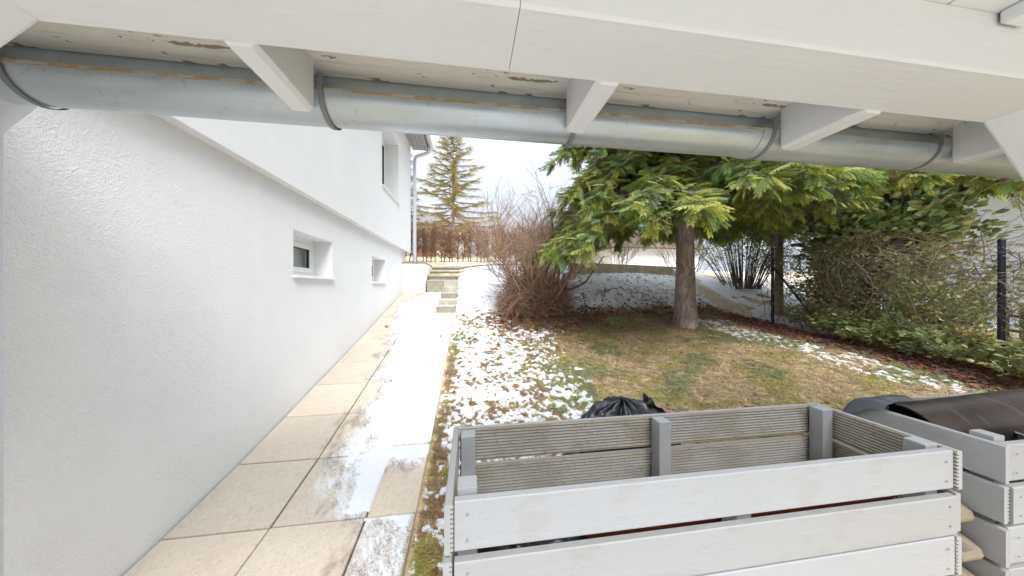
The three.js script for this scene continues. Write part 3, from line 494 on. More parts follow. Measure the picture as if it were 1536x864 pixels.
{ // weathered boards stuck between the two planters
  const wm = std({ map: tex(512, 128, (u, v) => { const a = grain(u, v), b = fbm(u * 5, v * 5, 4), k = sstep(0.55, 0.7, b); return [lerp(0.26, 0.15, k) * (0.5 + a), lerp(0.21, 0.12, k) * (0.5 + a), lerp(0.15, 0.085, k) * (0.5 + a)]; }), roughness: 0.9 });
  const ys = [-0.985, -1.125, -1.27], lab = ['weathered timber offcut wedged between the planters, topmost of its stack', 'weathered timber offcut wedged between the planters, middle of its stack', 'weathered timber offcut wedged between the planters, bottom of its stack'];
  ys.forEach((y, k) => {
    const s = new THREE.Shape(); s.moveTo(-0.36, 0); s.lineTo(0.03, 0); s.quadraticCurveTo(0.07, 0.005, 0.07, 0.03); s.lineTo(0.065, 0.05); s.quadraticCurveTo(0.0, 0.10, -0.36, 0.115); s.closePath();
    const g = new THREE.ExtrudeGeometry(s, { depth: 0.11, bevelEnabled: true, bevelSize: 0.004, bevelThickness: 0.004, bevelSegments: 1, curveSegments: 6 }); g.rotateY(-Math.PI / 2);
    const m = mesh('timber_offcut', metreUV(g, 'z', k), wm, scene); m.position.set(2.072 + 0.004 * k, y, -0.985 + 0.02 * k); tag(m, lab[k], 'offcut', 'timber offcuts between the planters');
  });
}

// ---------------------------------------------------------------- vegetation tools
const Q = new THREE.Quaternion(), MX = new THREE.Matrix4(), E3 = new THREE.Euler(), X1 = V3(1, 0, 0), UP = V3(0, 1, 0);
class Inst {
  constructor() { this.m = []; this.c = []; }
  add(pos, quat, s, col) { MX.compose(pos, quat, s); this.m.push(MX.clone()); this.c.push(col); }
  build(name, geo, mat, parent) { const o = new THREE.InstancedMesh(geo, mat, this.m.length), k = new THREE.Color(); for (let i = 0; i < this.m.length; i++) { o.setMatrixAt(i, this.m[i]); o.setColorAt(i, k.setRGB(...this.c[i])); } o.name = parent === scene ? numbered(name) : name; o.userData.kind = 'stuff'; parent.add(o); return o; }
}
const frame = (dir, up) => { const x = dir.clone().normalize(), z = new THREE.Vector3().crossVectors(x, up).normalize(), y = new THREE.Vector3().crossVectors(z, x); return new THREE.Quaternion().setFromRotationMatrix(new THREE.Matrix4().makeBasis(x, y, z)); };
const jit = (r, c, a) => { const k = 1 + (r() - 0.5) * a; return c.map((v) => v * k * (1 + (r() - 0.5) * a * 0.4)); };
// flat scale-leaf spray of a false cypress: midrib along +x, forked pinnae, drooping tips
function sprayGeo(seed) {
  const r = rng(seed), P = [], I = [];
  const blade = (x, y, z, dx, dz, len, w, drop) => { const l = Math.hypot(dx, dz), a = dx / l, b = dz / l, n = P.length / 3; P.push(x, y, z, x + a * len * 0.45 - b * w, y - drop * 0.3, z + b * len * 0.45 + a * w, x + a * len, y - drop, z + b * len, x + a * len * 0.45 + b * w, y - drop * 0.35 + 0.004, z + b * len * 0.45 - a * w); I.push(n, n + 1, n + 2, n, n + 2, n + 3); };
  blade(0, 0, 0, 1, 0, 1, 0.014, 0.2);
  for (let k = 0; k <= 6; k++) for (const s of [-1, 1]) {
    const t = 0.12 + k * 0.125 + (r() - 0.5) * 0.05, L = (0.46 - 0.30 * t) * (0.8 + 0.4 * r()), y0 = -0.2 * t * t, ang = 0.72 - 0.22 * t + (r() - 0.5) * 0.25, dx = Math.cos(ang), dz = s * Math.sin(ang), fall = 0.30 * L;
    blade(t, y0, 0, dx, dz, L, 0.016, fall);
    for (let q = 1; q <= 5; q++) for (const e of [-1, 1]) { const u = q / 5.4, a2 = ang * s + e * 0.55; blade(t + dx * L * u, y0 - fall * u * u, dz * L * u, Math.cos(a2), Math.sin(a2), 0.085 * (1.25 - u * 0.7), 0.014, 0.02 + r() * 0.03); }
  }
  const g = new THREE.BufferGeometry(); g.setAttribute('position', new THREE.Float32BufferAttribute(P, 3)); g.setIndex(I); g.computeVertexNormals(); return g;
}
function trunk(parent, x, y0, z, h, r0, r1, seed, lean = 0) {
  const n = 60, S = 72, P = [], U = [], I = [];
  for (let k = 0; k <= n; k++) { const t = k / n, y = y0 - 0.15 + t * (h + 0.15), rr = lerp(r0, r1, Math.pow(t, 0.8)) + r0 * 0.16 * Math.exp(-(y - y0) / 0.16); for (let s = 0; s <= S; s++) { const a = (s / S) * Math.PI * 2, q = 1 + 0.10 * (vn(3 + Math.cos(a) * 2 + seed, 3 + Math.sin(a) * 2 + t * 3) - 0.5) + 0.05 * Math.sin(a * 5 + t * 4) * Math.exp(-(y - y0) / 0.6) - 0.07 * Math.pow(1 - Math.abs(2 * vn(10 + (a % 6.2831) * 4.5 + 1.2 * vn(y * 2, seed), y * 1.7) - 1), 4); P.push(x + Math.cos(a) * rr * q + lean * t, y, z + Math.sin(a) * rr * q); U.push((s / S) * 1.0, y * 0.8); } }
  for (let k = 0; k < n; k++) for (let s = 0; s < S; s++) { const A = k * (S + 1) + s; I.push(A, A + S + 1, A + 1, A + 1, A + S + 1, A + S + 2); }
  const g = new THREE.BufferGeometry(); g.setAttribute('position', new THREE.Float32BufferAttribute(P, 3)); g.setAttribute('uv', new THREE.Float32BufferAttribute(U, 2)); g.setIndex(I); g.computeVertexNormals(); return mesh('trunk', g, M.bark, parent);
}
const sprays = [sprayGeo(1), sprayGeo(2)];
const scaleLeaf = new THREE.MeshPhysicalMaterial({ color: 0xffffff, roughness: 0.9, side: THREE.DoubleSide, transmission: 0.45, thickness: 0 });
function cypress(o) {
  const t = thing('cypress_tree', o.label, 'tree', 'garden cypresses'), r = rng(o.seed), wood = new Soup(), A = new Inst(), B = new Inst();
  const gy = groundY(o.x, o.z); trunk(t, o.x, gy, o.z, o.h, o.r, 0.03, o.seed);
  for (let k = 0; k < o.n; k++) {
    const f = Math.pow((k + r()) / o.n, 1.45), y = gy + lerp(o.h0, o.h * 0.97, f), az = k * 2.39996 + (r() - 0.5) * 0.7;
    const dir = V3(Math.cos(az), 0, Math.sin(az)), bias = 1 + o.bias * (dir.x * o.bx + dir.z * o.bz);
    const L = o.R * bias * Math.pow(1 - f, 0.65) * (0.55 + 0.52 * Math.sqrt(r())) + 0.15, drop = (0.22 + 0.22 * r()) * L * (1 - 0.4 * f) * o.droop * (1 + (o.sag || 0) * Math.max(0, -dir.x)), lift = 0.22 * L * r(), low = gy + 1.75 - (o.sag || 0) * Math.max(0, -dir.x), fall = Math.max(0.02, Math.min(drop, y + lift * 0.67 - low));
    const pts = [], rad = []; for (let q = 0; q <= 7; q++) { const u = q / 7; pts.push(V3(o.x + dir.x * L * u + 0.05 * L * Math.sin(u * 4 + k), y + lift * Math.sin(u * 2.4) - fall * u * u, o.z + dir.z * L * u + 0.05 * L * Math.cos(u * 3 + k))); rad.push(lerp(0.026, 0.004, u) * (0.5 + L / o.R * 0.6)); }
    wood.tube(pts, rad, 5);
    const nc = Math.round(L * o.dens);                                     // twigs off the bough, each ending in a drooping cluster of sprays
    for (let q = 0; q < nc; q++) {
      const u = 0.2 + 0.8 * Math.pow(r(), 0.7), uu = Math.min(u, 0.999) * 7, i = Math.floor(uu), w = uu - i, base = pts[i].clone().lerp(pts[i + 1], w), tan = pts[i + 1].clone().sub(pts[i]).normalize();
      const d = tan.clone().applyAxisAngle(UP, (r() < 0.5 ? -1 : 1) * (0.15 + 1.2 * r()) * (u > 0.93 ? 0.4 : 1)); d.y += 0.35 - 0.8 * r(); d.normalize();
      const stem = 0.05 + 0.42 * r() * (1 - u * 0.65), p2 = base.clone().addScaledVector(d, stem); p2.y -= 0.03 * r();
      if (stem > 0.12) wood.tube([base, base.clone().lerp(p2, 0.5).add(V3(0, 0.02, 0)), p2], [0.005, 0.004, 0.003], 3);
      const hue = o.cols[Math.floor(r() * o.cols.length)], ns = 5 + Math.floor(r() * 4);
      for (let e = 0; e < ns; e++) {
        const sd = d.clone().applyAxisAngle(UP, (r() - 0.5) * 2.6); sd.y = 0.15 - 1.15 * r(); sd.normalize();
        const s = lerp(o.s0, o.s1, r()), p3 = base.clone().lerp(p2, 0.35 + 0.65 * r());
        (r() < 0.5 ? A : B).add(p3, frame(sd, V3((r() - 0.5) * 1.4, 1, (r() - 0.5) * 1.4)), V3(s, s, s * (0.7 + 0.4 * r())), jit(r, r() < 0.7 ? hue : o.cols[Math.floor(r() * o.cols.length)], 0.4));
      }
    }
  }
  mesh('branches', wood.geo(), M.branch, t); A.build('crown', sprays[0], scaleLeaf, t); B.build('crown', sprays[1], scaleLeaf, t);
  return t;
}
const green = [0.19, 0.28, 0.04], lime = [0.44, 0.46, 0.06], blue = [0.18, 0.27, 0.14], tan = [0.34, 0.22, 0.11], pale = [0.44, 0.48, 0.15];
cypress({ label: 'cypress with thick grey trunk and low drooping boughs on the lawn', x: 3.56, z: -4.36, h: 8.2, h0: 1.95, r: 0.165, R: 1.95, sag: 0.6, n: 280, dens: 18, bias: 0.26, bx: -0.95, bz: 0.25, droop: 1.0, s0: 0.14, s1: 0.27, seed: 31, cols: [green, lime, lime, pale, green, blue, lime, green] });
cypress({ label: 'yellow-green cypress with thin trunk standing behind the wire fence', x: 5.62, z: -4.55, h: 7.4, h0: 1.85, r: 0.07, R: 1.75, n: 215, dens: 18, bias: 0.2, bx: 0.0, bz: 1.0, droop: 0.9, s0: 0.14, s1: 0.27, seed: 47, cols: [lime, pale, green, pale, lime, lime, tan, green] });

// ---------------------------------------------------------------- bare shrub with tangled twigs
function bareShrub(name, label, group, o) {
  const t = thing(name, label, 'shrub', group), r = rng(o.seed), A = new Soup(), B = new Soup();
  const grow = (p, d, L, rad, lev, soup) => {
    const n = lev === 0 ? 7 : 4, pts = [p.clone()], rd = [rad], q = p.clone(), v = d.clone();
    for (let k = 1; k <= n; k++) { v.add(V3((r() - 0.5) * o.wob, (r() - 0.5) * o.wob + (o.lift || 0) * 0.3, (r() - 0.5) * o.wob)).normalize(); q.addScaledVector(v, L / n); pts.push(q.clone()); rd.push(rad * (1 - 0.75 * k / n)); }
    soup.tube(pts, rd, lev === 0 ? 6 : lev === 1 ? 4 : 3, jit(r, o.col, 0.45));
    if (lev >= o.levels) return;
    const m = o.kids[lev];
    for (let k = 0; k < m; k++) { const u = 0.2 + 0.8 * r(), i = Math.min(n - 1, Math.floor(u * n)), b = pts[i].clone().lerp(pts[i + 1], u * n - i), dd = v.clone().lerp(V3(r() * 2 - 1, r() * 1.6 - 0.6 + (o.lift || 0), r() * 2 - 1), 0.62).normalize(); grow(b, dd, L * (0.38 + 0.3 * r()), rad * 0.45, lev + 1, lev === 0 ? B : B); }
  };
  const gy = groundY(o.x, o.z);
  for (let k = 0; k < o.stems; k++) { const a = r() * 6.28, e = o.e0 + (o.e1 - o.e0) * r(), d = V3(Math.cos(a) * Math.cos(e), Math.sin(e), Math.sin(a) * Math.cos(e)); grow(V3(o.x + Math.cos(a) * o.foot * r(), gy - 0.04, o.z + Math.sin(a) * o.foot * r()), d, o.L * (0.7 + 0.5 * r()) * (0.65 + 0.35 * Math.sin(e)), o.rad * (0.6 + 0.7 * r()), 0, A); }
  if (o.mat) { /* shared */ }
  mesh('stems', A.geo(), M.twig, t); const tw = mesh('twigs', B.geo(), M.twig, t); tw.userData.kind = 'stuff';
  return t;
}
M.twig = std({ color: 0xffffff, vertexColors: true, roughness: 0.95 });
bareShrub('bare_shrub', 'bare brown shrub with tangled twigs on the snowy slope beside the steps', null, { x: 1.28, z: -5.35, seed: 3, stems: 34, e0: 0.8, e1: 1.52, foot: 0.36, L: 1.5, rad: 0.018, wob: 0.42, levels: 3, kids: [9, 5, 3], col: [0.37, 0.245, 0.165], lift: 0.16 });
{ // low dense skirt of twigs and two thicker crooked limbs of the same shrub
  const t = scene.children.find((o) => o.name === 'bare_shrub'), r = rng(77), S = new Soup(), gy = groundY(1.28, -5.35);
  for (let k = 0; k < 2100; k++) { const a = r() * 6.28, R = 0.66 * Math.sqrt(r()), x = 1.2 + Math.cos(a) * R * 1.0, z = -5.3 + Math.sin(a) * R * 0.7, y = groundY(x, z) + 0.02 + 0.75 * (1 - R * 0.6) * r(); const pts = [V3(x, y, z)], d = V3(r() - 0.5, r() - 0.62, r() - 0.5).normalize(), q = pts[0].clone(); for (let i = 0; i < 4; i++) { d.add(V3(r() - 0.5, r() - 0.6, r() - 0.5).multiplyScalar(0.6)).normalize(); q.addScaledVector(d, 0.07 + 0.05 * r()); pts.push(q.clone()); } S.tube(pts, [0.0045, 0.004, 0.004, 0.003, 0.0015], 3, jit(r, [0.33, 0.205, 0.14], 0.5)); }
  const limb = (pts, r0) => S.tube(pts.map((q) => V3(q[0], gy + q[1], q[2])), pts.map((_, i) => r0 * (1 - i / pts.length * 0.7)), 6, [0.13, 0.085, 0.06]);
  limb([[1.4, 0.35, -5.3], [1.6, 0.38, -5.2], [1.85, 0.36, -5.15], [2.1, 0.48, -5.1], [2.3, 0.75, -5.1], [2.45, 0.98, -5.05]], 0.022);
  limb([[1.75, 0.38, -5.17], [1.82, 0.6, -5.15], [1.86, 0.85, -5.2]], 0.012);
  limb([[1.3, 0.0, -5.35], [1.38, 0.5, -5.35], [1.5, 0.95, -5.3], [1.56, 1.4, -5.3], [1.5, 1.8, -5.25]], 0.03);
  limb([[1.25, 0.0, -5.35], [1.1, 0.55, -5.4], [0.9, 1.0, -5.4], [0.75, 1.4, -5.45]], 0.026);
  const m = mesh('twigs', S.geo(), M.twig, t); m.userData.kind = 'stuff';
}
// ---------------------------------------------------------------- clipped hedge along the back
{
  const t = thing('hedge', 'leafless brown hedge along the back of the garden above the steps', 'hedge'), r = rng(91), tw = new Soup();
  for (let k = 0; k < 46; k++) {
    const x = -2.6 + k * 0.155 + (r() - 0.5) * 0.08, z = -10.4 + (r() - 0.5) * 0.3, gy = groundY(x, z), S = new Soup(), h = 0.95 + 0.5 * r(); let q = V3(x, gy - 0.03, z); const pts = [q.clone()], rd = [0.02]; const c = jit(r, [0.15, 0.10, 0.06], 0.5);
    for (let i = 1; i <= 5; i++) { q = q.clone().add(V3((r() - 0.5) * 0.07, h / 5, (r() - 0.5) * 0.07)); pts.push(q); rd.push(0.02 * (1 - i * 0.14)); }
    S.tube(pts, rd, 5, c); mesh('stem', S.geo(), M.twig, t);
    for (let i = 0; i < 105; i++) { const u = 0.12 + 0.88 * r(), j = Math.min(4, Math.floor(u * 5)), b = pts[j].clone().lerp(pts[j + 1], u * 5 - j), d = V3((r() - 0.5) * 2.2, 0.2 + r(), (r() - 0.5) * 2.2).normalize(), p1 = b.clone().addScaledVector(d, 0.12 + 0.14 * r()), p2 = p1.clone().addScaledVector(d.add(V3((r() - 0.5) * 0.8, 0.2, (r() - 0.5) * 0.8)).normalize(), 0.1 + 0.12 * r()); tw.tube([b, p1, p2], [0.009, 0.007, 0.004], 3, jit(r, r() < 0.35 ? [0.34, 0.18, 0.13] : [0.30, 0.20, 0.12], 0.5)); }
  }
  const m = mesh('twigs', tw.geo(), M.twig, t); m.userData.kind = 'stuff';
}
[[2.6, -9.4, 5], [4.6, -8.6, 6], [6.6, -8.0, 8], [3.4, -11.5, 12]].forEach(([x, z, s]) => bareShrub('thicket_shrub', 'bare grey-brown shrub behind the low kerb wall', 'bare shrubs behind the kerb wall', { x, z, seed: s, stems: 16, e0: 0.6, e1: 1.45, foot: 0.5, L: 1.5, rad: 0.012, wob: 0.35, levels: 2, kids: [9, 6], col: [0.24, 0.17, 0.13], lift: 0.2 }));

// ---------------------------------------------------------------- larch and pine, houses beyond
const needle = (() => { const r = rng(8), P = [], I = []; for (let k = 0; k < 26; k++) { const x = k / 26, a = r() * 6.28, l = 0.10 + 0.06 * r(), n = P.length / 3; const dy = Math.cos(a) * l, dz = Math.sin(a) * l; P.push(x, 0, 0, x + 0.05, dy * 0.5 + 0.014, dz * 0.5, x + 0.07, dy, dz, x + 0.035, dy * 0.5 - 0.012, dz * 0.5 + 0.012); I.push(n, n + 1, n + 2, n, n + 2, n + 3); } const g = new THREE.BufferGeometry(); g.setAttribute('position', new THREE.Float32BufferAttribute(P, 3)); g.setIndex(I); g.computeVertexNormals(); return g; })();
function conifer(name, label, o) {
  const t = thing(name, label, 'tree'), r = rng(o.seed), W = new Soup(), C = new Inst(), gy = groundY(o.x, o.z);
  trunk(t, o.x, gy, o.z, o.h, o.r, 0.02, o.seed);
  const whorls = o.whorls; for (let k = 0; k < whorls; k++) {
    const f = k / (whorls - 1), y = gy + lerp(o.h0, o.h - 0.15, f), nb = 5 + Math.floor(r() * 3), a0 = r() * 6.28;
    for (let b = 0; b < nb; b++) {
      const az = a0 + (b / nb) * 6.283 + (r() - 0.5) * 0.6, L = (o.R * Math.pow(1 - f, 0.72) + 0.15) * (0.7 + 0.4 * r()), dir = V3(Math.cos(az), 0, Math.sin(az)), pts = [], rd = [];
      for (let q = 0; q <= 8; q++) { const u = q / 8; pts.push(V3(o.x + dir.x * L * u, y + L * (lerp(-0.24, 0.32, f) * u + 0.22 * u * u * (1 - f)) + (r() - 0.5) * 0.05, o.z + dir.z * L * u)); rd.push(lerp(0.035, 0.006, u)); }
      W.tube(pts, rd, 4);
      for (let q = 0; q < L * o.dens; q++) { const u = (0.12 + 0.88 * r()) * 8 * 0.999, i = Math.floor(u), p = pts[i].clone().lerp(pts[i + 1], u - i), d = dir.clone().applyAxisAngle(UP, (r() - 0.5) * 2.4); d.y = -0.25 - 0.5 * r() + 0.5 * f; const s = 0.22 + 0.30 * r(); C.add(p, frame(d, UP), V3(s, s * 1.2, s * 1.2), jit(r, o.cols[Math.floor(r() * o.cols.length)], 0.5)); }
    }
  }
  mesh('branches', W.geo(), M.branch, t); C.build('crown', needle, scaleLeaf, t); return t;
}
conifer('larch_tree', 'sparse olive conifer with tiered branches in front of the far house', { x: -1.2, z: -20.4, h: 9.0, h0: 1.9, r: 0.16, R: 3.5, whorls: 15, dens: 38, seed: 13, cols: [[0.38, 0.30, 0.05], [0.28, 0.25, 0.06], [0.42, 0.31, 0.045], [0.22, 0.20, 0.09]] });
conifer('pine_tree', 'dark green pine seen beside the downpipe of the white house', { x: -5.0, z: -23, h: 8.5, h0: 1.5, r: 0.16, R: 1.6, whorls: 13, dens: 30, seed: 19, cols: [[0.05, 0.08, 0.03], [0.07, 0.10, 0.035], [0.04, 0.06, 0.03]] });
function farHouse(name, label, o) {
  const t = thing(name, label, 'house'), wm = std({ color: rgb(...o.wall), roughness: 0.95 }), rm = std({ color: rgb(...o.roofc), roughness: 0.9 });
  mesh('wall', box(o.x0, o.x1, o.y0, o.y1, o.z0, o.z1, 0), wm, t);
  const ov = 0.5, P = [[o.x0 - ov, o.y1, o.z1 + ov], [o.x1 + ov, o.y1, o.z1 + ov], [o.x1 + ov, o.y1, o.z0 - ov], [o.x0 - ov, o.y1, o.z0 - ov]], mz = (o.z0 + o.z1) / 2, xr = Math.min(o.x1 - o.x0, o.z1 - o.z0) / 2, R = [[o.x0 + xr * 0.9, o.yr, mz], [o.x1 - xr * 0.9, o.yr, mz]];
  const tri = [P[0], P[1], R[1], P[0], R[1], R[0], P[1], P[2], R[1], P[2], P[3], R[0], P[2], R[0], R[1], P[3], P[0], R[0], P[0], P[2], P[1], P[0], P[3], P[2]];
  const g = new THREE.BufferGeometry(); g.setAttribute('position', new THREE.Float32BufferAttribute(tri.flat(), 3)); g.computeVertexNormals(); const rf = mesh('roof', g, rm, t);
  mesh('chimney', box(R[1][0] - 0.6, R[1][0], o.yr - 0.6, o.yr + 0.5, mz - 0.3, mz + 0.3, 0), wm, rf);
  for (const [wx, wy, ww, wh] of o.wins) { const w = mesh('window', box(wx, wx + ww, wy, wy + wh, o.z1 - 0.02, o.z1 + 0.03, 0), M.plastic, t); mesh('pane', box(wx + 0.07, wx + ww - 0.07, wy + 0.07, wy + wh - 0.07, o.z1 + 0.02, o.z1 + 0.04, 0), std({ color: rgb(0.05, 0.055, 0.06), roughness: 0.15 }), w); }
  return t;
}
{
  const h = farHouse('far_house', 'white house with brown hipped roof and timber balcony behind the conifer', { x0: -8.2, x1: -0.2, z0: -36, z1: -28, y0: 2.0, y1: 5.9, yr: 8.3, wall: [0.72, 0.70, 0.67], roofc: [0.21, 0.18, 0.165], wins: [[-2.4, 3.2, 0.9, 0.8], [-1.0, 4.6, 0.7, 0.9], [-5.0, 4.6, 1.2, 1.0]] });
  mesh('balcony', box(-4.4, -1.2, 4.55, 5.05, -27.97, -27.2, 0.01), std({ color: rgb(0.10, 0.055, 0.04), roughness: 0.9 }), h);
  mesh('plinth', box(-4.9, -3.2, 2.0, 4.0, -27.98, -27.9, 0.01), std({ color: rgb(0.45, 0.16, 0.10), roughness: 0.9 }), h);
  farHouse('garden_house', 'white low house seen under the cypress boughs beyond the kerb wall', { x0: 8.0, x1: 13.5, z0: -21, z1: -15.5, y0: 0.2, y1: 2.3, yr: 4.2, wall: [0.78, 0.78, 0.80], roofc: [0.16, 0.12, 0.10], wins: [] });
}
{ // neighbour's house on the right and its picket fence
  const t = thing('neighbour_house', 'white neighbour house with dark eaves behind the wire fence', 'house');
  mesh('wall', box(9.0, 14, -1.4, 2.0, -4.35, 6, 0), M.stucco, t); mesh('eaves', box(8.5, 14.4, 2.001, 2.16, -4.8, 6.4, 0.01), std({ color: rgb(0.16, 0.15, 0.15), roughness: 0.8 }), t);
  mesh('roof', sweep([[-6.4, 2.162], [4.8, 2.162], [0, 5]], 'x', 8.4, 14.5), std({ color: rgb(0.15, 0.10, 0.08), roughness: 0.9 }), t);
  const f = thing('picket_fence', 'brown timber picket fence in front of the neighbour house', 'fence'), pm = std({ color: rgb(0.12, 0.075, 0.06), roughness: 0.9 });
  for (let k = 0; k < 28; k++) { const z = -2.9 + k * 0.165, gy = groundY(7.2, z), s = new THREE.Shape([[0, 0], [0.09, 0], [0.09, 0.42], [0.045, 0.47], [0, 0.42]].map((q) => new THREE.Vector2(...q))), g = new THREE.ExtrudeGeometry(s, { depth: 0.02, bevelEnabled: false }); g.rotateY(Math.PI / 2); g.translate(7.2, gy - 0.02 + 0.03 * vn(k, 3), z); mesh('picket', g, pm, f); }
  for (const y of [0.12, 0.32]) { const S = new Soup(); S.tube([V3(7.24, groundY(7.2, -2.9) + y, -2.95), V3(7.24, groundY(7.2, -1) + y, -1), V3(7.24, groundY(7.2, 1.7) + y, 1.72)], [0.02, 0.02, 0.02], 4); mesh('rail', S.geo(), pm, f); }
}

// ---------------------------------------------------------------- low kerb wall behind the lawn
{
  const k = thing('kerb_wall', 'low weathered concrete kerb wall around the top of the snowy slope', 'wall');
  const seg = (x0, z0, ya, x1, z1, yb, h) => { const d = V3(x1 - x0, 0, z1 - z0), L = d.length(), s = new THREE.Shape([[0, ya - h], [L, yb - h], [L, yb], [0, ya]].map((q) => new THREE.Vector2(...q))), g = new THREE.ExtrudeGeometry(s, { depth: 0.11, bevelEnabled: true, bevelSize: 0.006, bevelThickness: 0.006, bevelSegments: 1 }), u = metreUV(g, 'x'); u.rotateY(-Math.atan2(d.z, d.x)); u.translate(x0, 0, z0); mesh('kerb_section', u, M.kerb, k); };
  seg(2.3, -6.62, 0.60, 3.7, -6.62, 0.565, 0.7); seg(3.712, -6.62, 0.565, 5.05, -6.62, 0.52, 0.7);
  seg(5.06, -6.55, 0.50, 5.06, -5.8, 0.13, 0.7); seg(5.065, -5.79, 0.125, 5.06, -5.2, -0.16, 0.6); seg(5.06, -5.19, -0.165, 5.05, -4.55, -0.44, 0.5);
}

// ---------------------------------------------------------------- wire fence with creepers and plants along it
const FX = 5.0;
{
  const t = thing('wire_fence', 'chain-link fence with dark steel posts along the planted border', 'fence');
  const posts = [-4.15, -2.05, 0.1];
  for (const z of posts) { const gy = groundY(FX, z), g = new THREE.CylinderGeometry(0.022, 0.022, 1.55, 12); g.translate(FX, gy + 0.5, z); const p = mesh('post', g, M.steel, t); const c = new THREE.SphereGeometry(0.024, 12, 6); c.translate(FX, gy + 1.275, z); mesh('cap', c, M.steel, p); }
  { const S = new Soup(), gy = groundY(FX, -4.15); S.tube([V3(FX - 0.02, gy + 0.95, -4.12), V3(FX - 0.02, groundY(FX, -3.45) + 0.12, -3.45)], [0.016, 0.016], 8); mesh('brace', S.geo(), M.steel, t); }
  const W = new Soup(), H = 1.12, st = 0.085, Z0 = -4.12, Z1 = 1.0;
  for (let z = Z0 - H; z < Z1; z += st) for (const s of [1, -1]) {
    const a = s > 0 ? z : z + H, pts = []; for (let q = 0; q <= 8; q++) { const zz = a + s * H * q / 8; if (zz < Z0 || zz > Z1) continue; pts.push(V3(FX + 0.024 + s * 0.001, groundY(FX, zz) + 0.04 + H * q / 8, zz)); } if (pts.length > 1) W.tube(pts, pts.map(() => 0.0016), 3);
  }
  for (const y of [0.04, 0.6, 1.16]) { const pts = []; for (let q = 0; q <= 24; q++) { const z = lerp(Z0, Z1, q / 24); pts.push(V3(FX + 0.022, groundY(FX, z) + y, z)); } W.tube(pts, pts.map(() => 0.002), 4); }
  const m = mesh('wire_mesh', W.geo(), M.wire, t); m.userData.kind = 'stuff';
}
{
  const t = thing('creeper', 'leafless brown creeper tangled over the chain-link fence', 'creeper'), r = rng(61), S = new Soup();
  for (let k = 0; k < 900; k++) {
    const z = -4.3 + 4.3 * Math.pow(r(), 1.1), gy = groundY(FX, z), top = r() < 0.45, y = top ? gy + 0.9 + 0.35 * r() : gy + 0.1 + 1.0 * r(); let q = V3(FX + (r() - 0.5) * 0.16, y, z), d = V3((r() - 0.5) * 0.3, (r() - 0.5) * (top ? 0.5 : 1.6), r() - 0.5).normalize(); const pts = [q.clone()], n = 6 + Math.floor(r() * 6);
    for (let i = 0; i < n; i++) { d.add(V3((FX + 0.02 - q.x) * 2 + (r() - 0.5) * 0.25, (r() - 0.5) * 0.5 + (q.y > gy + 1.25 ? -0.3 : q.y < gy + 0.1 ? 0.4 : 0), (r() - 0.5) * 0.5)).normalize(); q = q.clone().addScaledVector(d, 0.06 + 0.07 * r()); pts.push(q); }
    const r0 = 0.002 + 0.004 * r() * r(); S.tube(pts, pts.map((_, i) => r0 * (1 - 0.6 * i / n)), 3, jit(r, r() < 0.5 ? [0.30, 0.235, 0.17] : [0.20, 0.12, 0.085], 0.5));
  }
  for (const [z, s] of [[-4.05, 1], [-1.9, 2], [-2.4, 3], [-3.1, 4], [-1.5, 5]]) { const rr = rng(s * 9); let q = V3(FX - 0.02, groundY(FX, z) - 0.02, z); const pts = [q.clone()], d = V3(0, 1, 0.2); for (let i = 0; i < 16; i++) { d.add(V3((FX - q.x) * 1.5 + (rr() - 0.5) * 0.4, (rr() - 0.45) * 0.5, (rr() - 0.45) * 0.7)).normalize(); q = q.clone().addScaledVector(d, 0.09); pts.push(q); } S.tube(pts, pts.map((_, i) => 0.009 * (1 - 0.7 * i / 16)), 5, [0.27, 0.21, 0.16]); }
  const m = mesh('vines', S.geo(), M.twig, t); m.userData.kind = 'stuff';
  const leaf = leafGeo(0.5), C = new Inst(); for (let k = 0; k < 2200; k++) { const z = -4.1 + 3.0 * r(), y = groundY(FX, z) + 0.2 + 1.0 * r(); E3.set(r() * 6, r() * 6, r() * 6); const s = 0.03 + 0.03 * r(); C.add(V3(FX + (r() - 0.4) * 0.22, y, z), new THREE.Quaternion().setFromEuler(E3), V3(s, s, s), jit(r, r() < 0.6 ? [0.26, 0.31, 0.11] : [0.42, 0.36, 0.14], 0.5)); }
  C.build('leaves', leaf, scaleLeaf, t);
}
function leafGeo(wd) { const P = [0, 0, 0, 0.3, 0.05, wd * 0.42, 0.7, 0.03, wd * 0.36, 1, -0.06, 0, 0.7, 0.03, -wd * 0.36, 0.3, 0.05, -wd * 0.42, 0.5, -0.015, 0], I = [0, 1, 6, 1, 2, 6, 2, 3, 6, 3, 4, 6, 4, 5, 6, 5, 0, 6]; const g = new THREE.BufferGeometry(); g.setAttribute('position', new THREE.Float32BufferAttribute(P, 3)); g.setIndex(I); g.computeVertexNormals(); return g; }
const ovate = leafGeo(0.8), lance = leafGeo(0.55);
